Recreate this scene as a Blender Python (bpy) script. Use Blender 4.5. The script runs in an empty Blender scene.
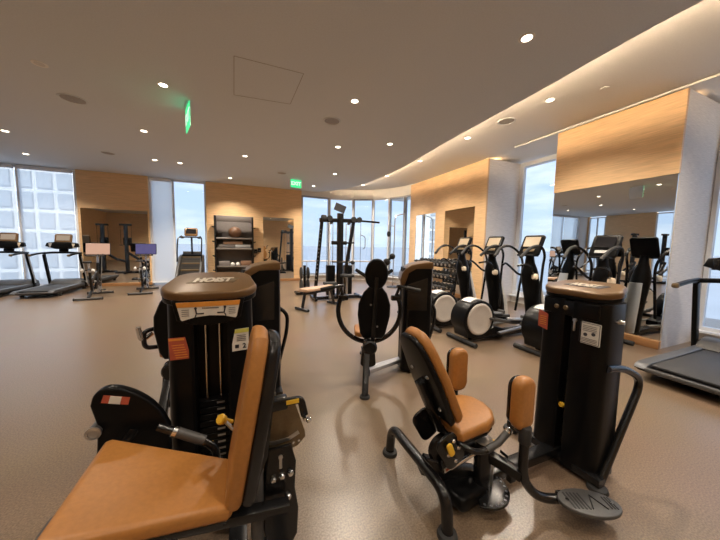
import bpy, bmesh, math, random
from mathutils import Vector, Matrix, Euler
random.seed(7)
S = bpy.context.scene
COL = S.collection
PI = math.pi

# ------------------------------------------------------------------ camera
EYE = 1.45
def set_camera():
    pi_, ya, ro = math.radians(4.97), math.radians(22.6), math.radians(1.08)
    fw = Vector((math.sin(ya)*math.cos(pi_), math.cos(ya)*math.cos(pi_), -math.sin(pi_)))
    rt = Vector((math.cos(ya), -math.sin(ya), 0))
    up = rt.cross(fw)
    c, s = math.cos(ro), math.sin(ro)
    r2 = rt*c + up*s
    u2 = up*c - rt*s
    cd = bpy.data.cameras.new('camera')
    cam = bpy.data.objects.new('camera', cd)
    COL.objects.link(cam)
    cd.sensor_width = 36.0
    cd.lens = 277/720*36
    cd.clip_start = 0.05
    cd.clip_end = 60000
    m = Matrix.Identity(4)
    for i in range(3):
        m[i][0], m[i][1], m[i][2] = r2[i], u2[i], -fw[i]
    m[2][3] = EYE
    cam.matrix_world = m
    S.camera = cam
set_camera()

# ------------------------------------------------------------------ exposure, world
S.view_settings.view_transform = 'Standard'
S.view_settings.look = 'None'
S.view_settings.exposure = 0.12
S.view_settings.gamma = 1.0
S.view_settings.use_curve_mapping = False
S.cycles.use_denoising = True
S.cycles.max_bounces = 8
S.cycles.diffuse_bounces = 4
S.cycles.glossy_bounces = 5
S.cycles.transparent_max_bounces = 16
S.cycles.sample_clamp_indirect = 6.0
S.cycles.caustics_reflective = False
S.cycles.caustics_refractive = False

SKY = 1.35
W = bpy.data.worlds.new('sky')
S.world = W
W.use_nodes = True
nt = W.node_tree
bg = nt.nodes['Background']
tc = nt.nodes.new('ShaderNodeTexCoord')
sep = nt.nodes.new('ShaderNodeSeparateXYZ')
ramp = nt.nodes.new('ShaderNodeValToRGB')
nt.links.new(tc.outputs['Generated'], sep.inputs[0])
nt.links.new(sep.outputs['Z'], ramp.inputs[0])
cr = ramp.color_ramp
cr.elements[0].position = 0.0
cr.elements[0].color = (0.60, 0.70, 0.82, 1)
cr.elements[1].position = 0.6
cr.elements[1].color = (0.34, 0.52, 0.88, 1)
e = cr.elements.new(0.12); e.color = (0.53, 0.67, 0.88, 1)
nz = nt.nodes.new('ShaderNodeTexNoise')
nz.inputs['Scale'].default_value = 4.0
nz.inputs['Detail'].default_value = 5.0
mp = nt.nodes.new('ShaderNodeMapping')
mp.inputs['Scale'].default_value = (1, 1, 4)
nt.links.new(tc.outputs['Generated'], mp.inputs['Vector'])
nt.links.new(mp.outputs[0], nz.inputs['Vector'])
mr = nt.nodes.new('ShaderNodeMapRange')
mr.inputs['From Min'].default_value = 0.5
mr.inputs['From Max'].default_value = 0.75
nt.links.new(nz.outputs['Fac'], mr.inputs['Value'])
mx = nt.nodes.new('ShaderNodeMixRGB')
mx.inputs[2].default_value = (0.85, 0.9, 0.96, 1)
nt.links.new(mr.outputs[0], mx.inputs[0])
nt.links.new(ramp.outputs[0], mx.inputs[1])
nt.links.new(mx.outputs[0], bg.inputs['Color'])
bg.inputs['Strength'].default_value = SKY

sd = bpy.data.lights.new('sun', 'SUN')
sd.energy = 4.0; sd.color = (1.0, 0.96, 0.9); sd.angle = math.radians(1.0)
so = bpy.data.objects.new('sun', sd); COL.objects.link(so)
so.rotation_euler = Vector((0.0, 1.0, -0.75)).to_track_quat('-Z', 'Y').to_euler()

LAMP_W = 190.0        # each recessed lamp of the grey ceiling
TRAY_W = 240.0        # each recessed lamp of the raised ceiling
COVE = 170.0          # LED strip in the cove, emission strength
WASH = 20.0          # LED strips that wash the timber panels

# ------------------------------------------------------------------ materials
MATS = {}
def mat(name, col, rough=0.5, metal=0.0, spec=0.5, emit=None, es=0.0, noise=None, bump=None, coat=0.0, sheen=0.0):
    if name in MATS: return MATS[name]
    m = bpy.data.materials.new(name)
    m.use_nodes = True
    n = m.node_tree
    b = n.nodes['Principled BSDF']
    b.inputs['Base Color'].default_value = (*col, 1)
    b.inputs['Roughness'].default_value = rough
    b.inputs['Metallic'].default_value = metal
    b.inputs['Specular IOR Level'].default_value = spec
    if coat: b.inputs['Coat Weight'].default_value = coat; b.inputs['Coat Roughness'].default_value = 0.15
    if emit:
        b.inputs['Emission Color'].default_value = (*emit, 1)
        b.inputs['Emission Strength'].default_value = es
    t = n.nodes.new('ShaderNodeTexCoord')
    if noise:
        sc, amt = noise[0], noise[1]
        stretch = noise[2] if len(noise) > 2 else (1, 1, 1)
        mpn = n.nodes.new('ShaderNodeMapping')
        mpn.inputs['Scale'].default_value = stretch
        n.links.new(t.outputs['Object'], mpn.inputs[0])
        z = n.nodes.new('ShaderNodeTexNoise')
        z.inputs['Scale'].default_value = sc
        z.inputs['Detail'].default_value = 4
        n.links.new(mpn.outputs[0], z.inputs['Vector'])
        r = n.nodes.new('ShaderNodeValToRGB')
        r.color_ramp.elements[0].position = 0.3
        r.color_ramp.elements[1].position = 0.7
        r.color_ramp.elements[0].color = (*[max(0, c*(1-amt)) for c in col], 1)
        r.color_ramp.elements[1].color = (*[min(1, c*(1+amt)) for c in col], 1)
        n.links.new(z.outputs['Fac'], r.inputs[0])
        n.links.new(r.outputs[0], b.inputs['Base Color'])
    if bump:
        z2 = n.nodes.new('ShaderNodeTexNoise')
        z2.inputs['Scale'].default_value = bump[0]
        z2.inputs['Detail'].default_value = 3
        n.links.new(t.outputs['Object'], z2.inputs['Vector'])
        bp = n.nodes.new('ShaderNodeBump')
        bp.inputs['Strength'].default_value = bump[1]
        bp.inputs['Distance'].default_value = 0.01
        n.links.new(z2.outputs['Fac'], bp.inputs['Height'])
        n.links.new(bp.outputs[0], b.inputs['Normal'])
    MATS[name] = m
    return m

def pane_mat(name, tint, refl=0.06, op=0.0, opcol=(0.9, 0.9, 0.9), trans=0.6):
    """clear or sheer sheet: transparent + a little gloss, op = share of woven white fabric"""
    m = bpy.data.materials.new(name)
    m.use_nodes = True
    n = m.node_tree
    for x in list(n.nodes): n.nodes.remove(x)
    out = n.nodes.new('ShaderNodeOutputMaterial')
    tr = n.nodes.new('ShaderNodeBsdfTransparent')
    tr.inputs[0].default_value = (*tint, 1)
    mixn = n.nodes.new('ShaderNodeMixShader')
    mixn.inputs[0].default_value = op if op else refl
    n.links.new(tr.outputs[0], mixn.inputs[1])
    if op:
        tl = n.nodes.new('ShaderNodeBsdfTranslucent')
        tl.inputs[0].default_value = (*opcol, 1)
        df = n.nodes.new('ShaderNodeBsdfDiffuse')
        df.inputs[0].default_value = (*opcol, 1)
        m2 = n.nodes.new('ShaderNodeMixShader')
        m2.inputs[0].default_value = 1-trans
        n.links.new(tl.outputs[0], m2.inputs[1]); n.links.new(df.outputs[0], m2.inputs[2])
        n.links.new(m2.outputs[0], mixn.inputs[2])
    else:
        gl = n.nodes.new('ShaderNodeBsdfGlossy')
        gl.inputs['Roughness'].default_value = 0.02
        n.links.new(gl.outputs[0], mixn.inputs[2])
    n.links.new(mixn.outputs[0], out.inputs[0])
    MATS[name] = m
    return m

def floor_mat():
    m = mat('rubber_floor', (0.21, 0.14, 0.09), 0.31, spec=0.85, bump=(180, 0.025))
    n = m.node_tree
    b = n.nodes['Principled BSDF']
    t = [x for x in n.nodes if x.type == 'TEX_COORD'][0]
    z = n.nodes.new('ShaderNodeTexNoise'); z.inputs['Scale'].default_value = 110; z.inputs['Detail'].default_value = 5
    z2 = n.nodes.new('ShaderNodeTexNoise'); z2.inputs['Scale'].default_value = 1.3; z2.inputs['Detail'].default_value = 3
    n.links.new(t.outputs['Object'], z.inputs['Vector']); n.links.new(t.outputs['Object'], z2.inputs['Vector'])
    r = n.nodes.new('ShaderNodeValToRGB')
    r.color_ramp.elements[0].position = 0.34; r.color_ramp.elements[1].position = 0.66
    r.color_ramp.elements[0].color = (0.112, 0.076, 0.047, 1)
    r.color_ramp.elements[1].color = (0.242, 0.170, 0.111, 1)
    n.links.new(z.outputs['Fac'], r.inputs[0])
    mx = n.nodes.new('ShaderNodeMixRGB'); mx.blend_type = 'MULTIPLY'; mx.inputs[0].default_value = 0.18
    n.links.new(r.outputs[0], mx.inputs[1]); n.links.new(z2.outputs['Color'], mx.inputs[2])
    n.links.new(mx.outputs[0], b.inputs['Base Color'])
    return m

M_FLOOR = floor_mat()
M_CEIL = mat('taupe_ceiling_paint', (0.69, 0.735, 0.775), 0.85, noise=(60, 0.03))
M_TRAY = mat('white_ceiling_paint', (0.86, 0.85, 0.82), 0.85, noise=(60, 0.02))
M_OAK = mat('light_oak_veneer', (0.78, 0.525, 0.285), 0.42, noise=(9, 0.14, (0.35, 0.35, 9)))
M_GRASS = mat('grey_woven_wallcloth', (0.76, 0.72, 0.685), 0.75, noise=(14, 0.14, (0.5, 0.5, 12)))
M_WHITE = mat('white_painted_wall', (0.78, 0.77, 0.75), 0.7, noise=(40, 0.02))
M_SKIRT = mat('stained_skirting', (0.34, 0.17, 0.07), 0.4, noise=(12, 0.2, (0.3, 0.3, 8)))
M_FRAME = mat('white_window_frame', (0.75, 0.77, 0.8), 0.35, noise=(30, 0.02))
M_FRAMED = mat('grey_window_frame', (0.36, 0.38, 0.42), 0.4, noise=(30, 0.03))
M_GLASS = pane_mat('window_glass', (0.93, 0.97, 1.0))
M_BLIND = pane_mat('sheer_roller_fabric', (1, 1, 1), op=0.33, opcol=(0.93, 0.93, 0.93), trans=0.75)
M_BLIND_D = pane_mat('dense_roller_fabric', (1, 1, 1), op=0.72, opcol=(0.95, 0.94, 0.92), trans=0.7)
M_MIRROR = mat('silvered_mirror', (0.80, 0.82, 0.82), 0.01, 1.0)
M_MIRROR_EDGE = mat('polished_mirror_edge', (0.75, 0.78, 0.78), 0.2, 0.6)
M_BLACK = mat('black_powder_coat', (0.007, 0.007, 0.0075), 0.25, 0.0, 0.45, noise=(50, 0.1))
M_SATIN = mat('black_satin_shroud', (0.0045, 0.0045, 0.0048), 0.30, 0.0, 0.15, noise=(80, 0.1))
M_RUBBER = mat('black_rubber', (0.018, 0.018, 0.018), 0.7, noise=(70, 0.2))
M_GREYP = mat('charcoal_plastic', (0.06, 0.058, 0.056), 0.45, noise=(60, 0.1))
M_TAN = mat('tan_vinyl_upholstery', (0.37, 0.158, 0.038), 0.42, 0.0, 0.45, noise=(60, 0.08), bump=(350, 0.06))
M_CAP = mat('bronze_painted_cap', (0.155, 0.086, 0.034), 0.33, 0.25, 0.5, noise=(200, 0.12))
M_OLIVE = mat('bronze_painted_plate', (0.15, 0.105, 0.055), 0.45, 0.3, noise=(100, 0.1))
M_CHROME = mat('chrome_steel', (0.72, 0.72, 0.72), 0.16, 1.0, noise=(30, 0.03))
M_STEEL = mat('brushed_steel', (0.5, 0.49, 0.48), 0.34, 0.9, noise=(30, 0.06))
M_SILVER = mat('silver_plastic', (0.52, 0.52, 0.52), 0.4, 0.2, noise=(40, 0.04))
M_DISC = mat('pale_beige_plastic_disc', (0.50, 0.45, 0.40), 0.45, noise=(30, 0.03))
M_PALE = mat('off_white_plastic', (0.66, 0.65, 0.62), 0.42, noise=(30, 0.03))
M_YELLOW = mat('yellow_plastic', (0.75, 0.45, 0.03), 0.4, noise=(30, 0.05))
M_RED = mat('red_decal', (0.45, 0.09, 0.05), 0.45, noise=(25, 0.15))
M_PAPER = mat('white_decal', (0.72, 0.70, 0.64), 0.5, noise=(25, 0.05))
M_ORANGE = mat('orange_decal', (0.72, 0.30, 0.05), 0.45, noise=(25, 0.08))
M_LIME = mat('lime_decal', (0.58, 0.58, 0.12), 0.45, noise=(25, 0.08))
M_INK = mat('dark_ink', (0.03, 0.03, 0.04), 0.5, noise=(20, 0.1))
M_LETTER = mat('silver_lettering', (0.62, 0.55, 0.46), 0.35, 0.3, noise=(30, 0.04))
M_TREAD = mat('treadmill_belt', (0.03, 0.03, 0.032), 0.6, noise=(120, 0.25))
M_BLUEGREY = mat('blue_grey_side_rail', (0.085, 0.09, 0.10), 0.4, 0.2, noise=(30, 0.05))
M_CREAM = mat('cream_cloth', (0.78, 0.66, 0.50), 0.7, noise=(40, 0.06))
M_SCREEN_W = mat('lit_screen_warm', (0.02, 0.02, 0.02), 0.3, emit=(1.0, 0.68, 0.38), es=0.7, noise=(9, 0.3))
M_SCREEN_P = mat('lit_screen_peach', (0.02, 0.02, 0.02), 0.3, emit=(0.95, 0.55, 0.38), es=0.6, noise=(9, 0.3))
M_SCREEN_V = mat('lit_screen_violet', (0.02, 0.02, 0.02), 0.3, emit=(0.10, 0.09, 0.30), es=0.6, noise=(9, 0.3))
M_SCREEN_G = mat('lit_screen_grey', (0.02, 0.02, 0.02), 0.3, emit=(0.55, 0.42, 0.30), es=0.6, noise=(9, 0.3))
M_SCREEN_OFF = mat('dark_screen', (0.012, 0.012, 0.014), 0.12, noise=(9, 0.1))
M_LAMP = mat('lamp_lens', (0.9, 0.85, 0.75), 0.4, emit=(1.0, 0.86, 0.66), es=9.0)
M_LED = mat('cove_led', (0.9, 0.7, 0.4), 0.4, emit=(1.0, 0.74, 0.48), es=COVE)
M_LEDW = mat('wash_led', (0.9, 0.7, 0.4), 0.4, emit=(1.0, 0.62, 0.30), es=WASH)
M_EXIT = mat('green_lit_sign', (0.02, 0.2, 0.08), 0.4, emit=(0.06, 0.75, 0.28), es=1.1)
M_EXITW = mat('white_lit_letters', (0.8, 0.8, 0.8), 0.4, emit=(0.8, 1.0, 0.85), es=1.0)
M_VENT = mat('grey_grille', (0.34, 0.32, 0.30), 0.6, noise=(40, 0.1))
M_SEA = mat('hazy_sea', (0.50, 0.51, 0.51), 1.0, 0.0, 0.0, noise=(0.004, 0.05))  # haze over the water is put into its pale colour
M_FACADE = mat('pale_concrete_facade', (0.88, 0.87, 0.85), 0.8, noise=(1.0, 0.03))
M_FACGL = mat('facade_glazing', (0.50, 0.53, 0.55), 0.25, noise=(0.6, 0.12))
M_GREYMAT = mat('grey_foam', (0.17, 0.15, 0.14), 0.75, noise=(40, 0.1))
M_BROWNBALL = mat('brown_leather_ball', (0.12, 0.06, 0.03), 0.38, noise=(12, 0.2))
M_CREAMTAN = mat('pale_tan_vinyl', (0.50, 0.33, 0.22), 0.42, noise=(40, 0.06))

# ------------------------------------------------------------------ mesh builder
def rrect(w, h, r, n=5):
    pts = []
    r = min(r, w/2-1e-4, h/2-1e-4)
    for cx, cy, a0 in ((w/2-r, h/2-r, 0), (-w/2+r, h/2-r, 90), (-w/2+r, -h/2+r, 180), (w/2-r, -h/2+r, 270)):
        for i in range(n+1):
            a = math.radians(a0+90*i/n)
            pts.append((cx+r*math.cos(a), cy+r*math.sin(a)))
    return pts

def fillet(pts, rad, n=6):
    pts = [Vector(p) for p in pts]
    out = [pts[0]]
    for i in range(1, len(pts)-1):
        a, b, c = pts[i-1], pts[i], pts[i+1]
        d1, d2 = (a-b), (c-b)
        l = min(rad, d1.length*0.48, d2.length*0.48)
        p, q = b+d1.normalized()*l, b+d2.normalized()*l
        for k in range(n+1):
            t = k/n
            out.append(p*(1-t)**2 + b*2*t*(1-t) + q*t*t)
    out.append(pts[-1])
    return out

def spline(pts, n=8):
    P = [Vector(p) for p in pts]
    P = [P[0]*2-P[1]] + P + [P[-1]*2-P[-2]]
    out = []
    for i in range(1, len(P)-2):
        for k in range(n):
            t = k/n
            a, b, c, d = P[i-1], P[i], P[i+1], P[i+2]
            out.append(0.5*((2*b)+(c-a)*t+(2*a-5*b+4*c-d)*t*t+(3*b-a-3*c+d)*t**3))
    out.append(P[-2])
    return out

class B:
    def __init__(self, M=None):
        self.bm = bmesh.new()
        self.M = M or Matrix.Identity(4)
    def _add(self, bm, M=None):
        me = bpy.data.meshes.new('tmp')
        if M is not None: bm.transform(M)
        bm.to_mesh(me); bm.free()
        self.bm.from_mesh(me)
        bpy.data.meshes.remove(me)
        return self
    def box(self, c, s, rot=None, bev=0.0, seg=2):
        bm = bmesh.new()
        bmesh.ops.create_cube(bm, size=1.0)
        bmesh.ops.scale(bm, vec=s, verts=bm.verts)
        if bev: bmesh.ops.bevel(bm, geom=list(bm.edges), offset=min(bev, min(s)*0.45), segments=seg, profile=0.5, affect='EDGES', clamp_overlap=True)
        T = Matrix.Translation(Vector(c))
        if rot: T = T @ Euler(rot).to_matrix().to_4x4()
        return self._add(bm, T)
    def cyl(self, p0, p1, r, r2=None, seg=16, bev=0.0):
        p0, p1 = Vector(p0), Vector(p1)
        r2 = r if r2 is None else r2
        d = p1-p0
        bm = bmesh.new()
        bmesh.ops.create_cone(bm, cap_ends=True, segments=seg, radius1=r, radius2=r2, depth=d.length)
        if bev:
            ed = [e for e in bm.edges if len(e.link_faces) == 2 and any(len(f.verts) > 4 for f in e.link_faces)]
            bmesh.ops.bevel(bm, geom=ed, offset=bev, segments=2, profile=0.5, affect='EDGES', clamp_overlap=True)
        q = Vector((0, 0, 1)).rotation_difference(d.normalized())
        return self._add(bm, Matrix.Translation((p0+p1)/2) @ q.to_matrix().to_4x4())
    def ball(self, c, r, s=(1, 1, 1), seg=14):
        bm = bmesh.new()
        bmesh.ops.create_uvsphere(bm, u_segments=seg, v_segments=max(6, seg*2//3), radius=r)
        bmesh.ops.scale(bm, vec=s, verts=bm.verts)
        return self._add(bm, Matrix.Translation(Vector(c)))
    def tube(self, pts, r, seg=10, closed=False, ry=None, side=None):
        pts = [Vector(p) for p in pts]
        n = len(pts)
        bm = bmesh.new()
        rings = []
        t0 = (pts[1]-pts[0]).normalized()
        u = Vector(side) if side else (Vector((0, 0, 1)) if abs(t0.z) < 0.9 else Vector((1, 0, 0)))
        for i in range(n):
            if closed: t = (pts[(i+1) % n]-pts[i-1]).normalized()
            elif i == 0: t = t0
            elif i == n-1: t = (pts[-1]-pts[-2]).normalized()
            else: t = ((pts[i+1]-pts[i]).normalized()+(pts[i]-pts[i-1]).normalized()).normalized()
            u = (u-t*u.dot(t)).normalized()
            v = t.cross(u)
            rr = r[i] if isinstance(r, (list, tuple)) else r
            r_y = ry if ry is not None else rr
            rings.append([bm.verts.new(pts[i]+u*rr*math.cos(2*PI*k/seg)+v*r_y*math.sin(2*PI*k/seg)) for k in range(seg)])
        m = n if closed else n-1
        for i in range(m):
            a, b = rings[i], rings[(i+1) % n]
            for k in range(seg):
                bm.faces.new((a[k], a[(k+1) % seg], b[(k+1) % seg], b[k]))
        if not closed:
            bm.faces.new(rings[0][::-1]); bm.faces.new(rings[-1])
        bmesh.ops.recalc_face_normals(bm, faces=bm.faces)
        return self._add(bm)
    def bar(self, pts, w, h, side=None, bev=0.006):
        """square section sweep (w along side, h across)"""
        pts = [Vector(p) for p in pts]
        bm = bmesh.new(); rings = []
        t0 = (pts[1]-pts[0]).normalized()
        u = Vector(side) if side else (Vector((0, 0, 1)) if abs(t0.z) < 0.9 else Vector((1, 0, 0)))
        n = len(pts)
        prof = rrect(w, h, bev, 2)
        for i in range(n):
            t = t0 if i == 0 else ((pts[-1]-pts[-2]).normalized() if i == n-1 else ((pts[i+1]-pts[i]).normalized()+(pts[i]-pts[i-1]).normalized()).normalized())
            u = (u-t*u.dot(t)).normalized(); v = t.cross(u)
            rings.append([bm.verts.new(pts[i]+u*a+v*b) for a, b in prof])
        K = len(prof)
        for i in range(n-1):
            for k in range(K):
                bm.faces.new((rings[i][k], rings[i][(k+1) % K], rings[i+1][(k+1) % K], rings[i+1][k]))
        bm.faces.new(rings[0][::-1]); bm.faces.new(rings[-1])
        bmesh.ops.recalc_face_normals(bm, faces=bm.faces)
        return self._add(bm)
    def prism(self, outline, depth, o=(0, 0, 0), ux=(1, 0, 0), uy=(0, 1, 0), bev=0.0, seg=3, dome=0.0):
        """outline in plane (ux,uy) at o, extruded by depth along ux x uy"""
        o, ux, uy = Vector(o), Vector(ux).normalized(), Vector(uy).normalized()
        nn = ux.cross(uy).normalized()
        bm = bmesh.new()
        lo = [bm.verts.new(o+ux*a+uy*b) for a, b in outline]
        hi = [bm.verts.new(o+ux*a+uy*b+nn*depth) for a, b in outline]
        K = len(outline)
        f1 = bm.faces.new(lo[::-1]); f2 = bm.faces.new(hi)
        for k in range(K):
            bm.faces.new((lo[k], lo[(k+1) % K], hi[(k+1) % K], hi[k]))
        bmesh.ops.recalc_face_normals(bm, faces=bm.faces)
        if bev:
            ed = list(f1.edges)+list(f2.edges)
            bmesh.ops.bevel(bm, geom=ed, offset=min(bev, abs(depth)*0.48), segments=seg, profile=0.5, affect='EDGES', clamp_overlap=True)
        return self._add(bm)
    def lathe(self, prof, o=(0, 0, 0), axis=(0, 0, 1), seg=28):
        bm = bmesh.new(); rings = []
        for r, z in prof:
            rings.append([bm.verts.new((max(r, 1e-4)*math.cos(2*PI*k/seg), max(r, 1e-4)*math.sin(2*PI*k/seg), z)) for k in range(seg)])
        for i in range(len(prof)-1):
            for k in range(seg):
                bm.faces.new((rings[i][k], rings[i][(k+1) % seg], rings[i+1][(k+1) % seg], rings[i+1][k]))
        bm.faces.new(rings[0][::-1]); bm.faces.new(rings[-1])
        bmesh.ops.recalc_face_normals(bm, faces=bm.faces)
        q = Vector((0, 0, 1)).rotation_difference(Vector(axis).normalized())
        return self._add(bm, Matrix.Translation(Vector(o)) @ q.to_matrix().to_4x4())
    def loft(self, sections):
        """list of rings (equal counts of 3D points)"""
        bm = bmesh.new()
        R = [[bm.verts.new(Vector(p)) for p in s] for s in sections]
        K = len(R[0])
        for i in range(len(R)-1):
            for k in range(K):
                bm.faces.new((R[i][k], R[i][(k+1) % K], R[i+1][(k+1) % K], R[i+1][k]))
        bm.faces.new(R[0][::-1]); bm.faces.new(R[-1])
        bmesh.ops.recalc_face_normals(bm, faces=bm.faces)
        return self._add(bm)
    def text(self, s, size, o, ux, uy, depth=0.002, align='CENTER', shear=0.0, bold=0.0, sy=1.0):
        cu = bpy.data.curves.new('t', 'FONT')
        cu.body = s; cu.size = size; cu.extrude = depth; cu.align_x = align; cu.align_y = 'CENTER'; cu.shear = shear; cu.offset = bold
        ob = bpy.data.objects.new('t', cu); COL.objects.link(ob)
        bpy.context.view_layer.update()
        dg = bpy.context.evaluated_depsgraph_get()
        me = bpy.data.meshes.new_from_object(ob.evaluated_get(dg))
        bm = bmesh.new(); bm.from_mesh(me)
        bmesh.ops.scale(bm, vec=(1, sy, 1), verts=bm.verts)
        bpy.data.objects.remove(ob); bpy.data.curves.remove(cu); bpy.data.meshes.remove(me)
        ux, uy = Vector(ux).normalized(), Vector(uy).normalized(); nn = ux.cross(uy)
        m = Matrix.Identity(4)
        for i in range(3):
            m[i][0], m[i][1], m[i][2], m[i][3] = ux[i], uy[i], nn[i], o[i]
        return self._add(bm, m)
    def build(self, name, material, parent=None, sharp=38, label=None):
        bmesh.ops.remove_doubles(self.bm, verts=self.bm.verts, dist=1e-5)
        self.bm.transform(self.M)
        if self.M.determinant() < 0: bmesh.ops.reverse_faces(self.bm, faces=self.bm.faces)
        me = bpy.data.meshes.new(name)
        self.bm.to_mesh(me); self.bm.free()
        for p in me.polygons: p.use_smooth = True
        me.set_sharp_from_angle(angle=math.radians(sharp))
        me.materials.append(material)
        ob = bpy.data.objects.new(name, me)
        COL.objects.link(ob)
        if parent: ob.parent = parent
        if label: ob['label'] = label
        return ob

def tag(o, label, cat, group=None):
    o['label'] = label; o['category'] = cat; o['kind'] = 'thing'
    if group: o['group'] = group
    return o
def thing(name, label, cat, loc=(0, 0, 0), rz=0.0, group=None):
    o = bpy.data.objects.new(name, None)
    o.empty_display_size = 0.1
    COL.objects.link(o)
    o.location = loc; o.rotation_euler = (0, 0, rz)
    return tag(o, label, cat, group)
def struct(b, name, m, sharp=38, parent=None):
    o = b.build(name, m, parent, sharp)
    if parent is None: o['kind'] = 'structure'
    return o
def dup(root, loc, rz=None, label=None, group=None):
    r = root.copy(); COL.objects.link(r)
    r.location = loc
    if rz is not None: r.rotation_euler = (0, 0, rz)
    if label: r['label'] = label
    if group: r['group'] = group
    for ch in list(root.children):
        c = ch.copy(); COL.objects.link(c); c.parent = r
        for g in ch.children:
            d = g.copy(); COL.objects.link(d); d.parent = c
    return r

# =================================================================== SETTING
CH = 3.60       # grey ceiling
TH = 3.78       # raised ceiling
BY = 11.30      # back wall
RX = 5.70       # timber panels on the right
WX = 6.95       # window line on the right
LX = -9.5
FY = -4.0

# edge of the grey ceiling (sweeps round to the end of the back wall)
EDGE = [(3.66, FY), (3.66, 1.2), (3.68, 1.9), (3.75, 2.86), (3.84, 4.65), (3.95, 5.86), (4.01, 6.9), (3.98, 8.06), (3.88, 9.06), (3.64, 9.95), (3.16, 10.80), (2.62, 11.34)]
ES = [(v.x, v.y) for v in spline([(x, y, 0) for x, y in EDGE], 6)]
BAY = [(2.12, 11.34), (3.30, 11.42), (4.30, 11.18), (5.02, 10.74), (5.50, 10.15), (5.80, 9.45), (5.86, 8.93)]

b = B(); b.box(((LX+9.5)/2, 4.5, -0.06), (9.5-LX, 19, 0.12)); struct(b, 'floor', M_FLOOR)
# grey ceiling: main slab thick where the rooms above are, thin lip along the cove
outl = [(LX, FY), *ES, (LX, BY+0.06)]
b = B(); b.prism(outl, 0.035, o=(0, 0, CH)); struct(b, 'ceiling', M_CEIL)
BACKS = [(x-0.22-(0.10 if i > len(ES)*0.75 else 0), y-(0.18 if y > 9.8 else 0)) for i, (x, y) in enumerate(ES)]
b = B()
for i in range(len(BACKS)-1):
    (x0, y0), (x1, y1) = BACKS[i], BACKS[i+1]
    b.loft([[(x0, y0, CH+0.035), (x0-0.05, y0, CH+0.035), (x0-0.05, y0, TH), (x0, y0, TH)], [(x1, y1, CH+0.035), (x1-0.05, y1, CH+0.035), (x1-0.05, y1, TH), (x1, y1, TH)]])
struct(b, 'ceiling_riser', M_TRAY)
b = B(); b.box((4.9, 4.2, TH+0.04), (5.4, 17, 0.08)); struct(b, 'ceiling_tray', M_TRAY)
# cove light strip lying on the lip, behind the edge
b = B()
b.tube([(x-0.12, y-(0.10 if y > 9.8 else 0), CH+0.055) for x, y in ES if y < 10.5], 0.010, seg=6)
strip = b.build('cove_light_strip', M_LED)
tag(strip, 'warm light strip hidden in the cove along the curved grey ceiling edge', 'light strip')

# walls ---------------------------------------------------------------
WT = 0.18
def wallbox(name, x0, x1, y0, y1, z0, z1, m): 
    b = B(); b.box(((x0+x1)/2, (y0+y1)/2, (z0+z1)/2), (x1-x0, y1-y0, z1-z0)); return struct(b, name, m)
# back wall: windows at x -9..-4.76 and -2.9..-1.25
wallbox('wall_back_pier', -4.76, -2.90, BY+0.04, BY+0.3, 0, TH, M_WHITE)
wallbox('wall_back', -1.25, 2.10, BY+0.04, BY+0.3, 0, TH, M_WHITE)
wallbox('wall_back_end', LX-0.2, -8.6, BY, BY+0.3, 0, TH, M_WHITE)
b = B()
b.box((-1.4, BY+0.17, CH+0.1), (16.4, 0.24, 0.2)); struct(b, 'wall_back_head', M_WHITE)
wallbox('wall_front', LX, 8, FY-0.2, FY, 0, TH+0.1, M_OAK)
# left wall with two windows (seen in the mirrors)
def leftwall():
    b = B()
    for y0, y1 in ((FY, 5.9), (9.6, 10.3), (11.2, BY+0.3)):
        b.box((LX-0.1, (y0+y1)/2, CH/2), (0.2, y1-y0, CH))
    struct(b, 'wall_left', M_OAK)
    b = B(); b.box((LX-0.09, 8.8, CH/2), (0.2, 1.6, CH)); return struct(b, 'wall_left_panel', M_OAK)
leftwall()
# timber cladding on the back wall (boards above the mirrors, frame around)
MB_Z = 2.46
def panel_back(name, x0, x1, mx0, mx1, mz0, mz1):
    b = B()
    y, t = BY+0.02, 0.05
    if mx0 > x0+0.01: b.box(((x0+mx0)/2, y, CH/2), (mx0-x0, t, CH))
    if mx1 < x1-0.01: b.box(((x1+mx1)/2, y, CH/2), (x1-mx1, t, CH))
    b.box(((mx0+mx1)/2, y, (mz1+CH)/2), (mx1-mx0, t, CH-mz1))
    b.box(((mx0+mx1)/2, y, mz0/2), (mx1-mx0, t, mz0))
    return struct(b, name, M_OAK)
panel_back('wall_back_panel_a', -4.72, -2.92, -4.66, -2.96, 0.10, MB_Z)
panel_back('wall_back_panel_b', -1.24, 2.12, 0.66, 1.81, 0.10, 2.48)
def mirror(name, c, s, label):
    b = B(); b.box(c, s, bev=0.003, seg=1)
    o = b.build(name, M_MIRROR)
    return tag(o, label, 'mirror', None)
mirror('wall_mirror', (-3.81, BY+0.012, (0.10+MB_Z)/2), (1.70, 0.02, MB_Z-0.10), 'wide wall mirror in the timber panel behind the two spin bikes')
mirror('wall_mirror', (1.235, BY+0.012, (0.10+2.48)/2), (1.15, 0.02, 2.38), 'narrow wall mirror in the timber wall beside the curved windows')

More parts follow.
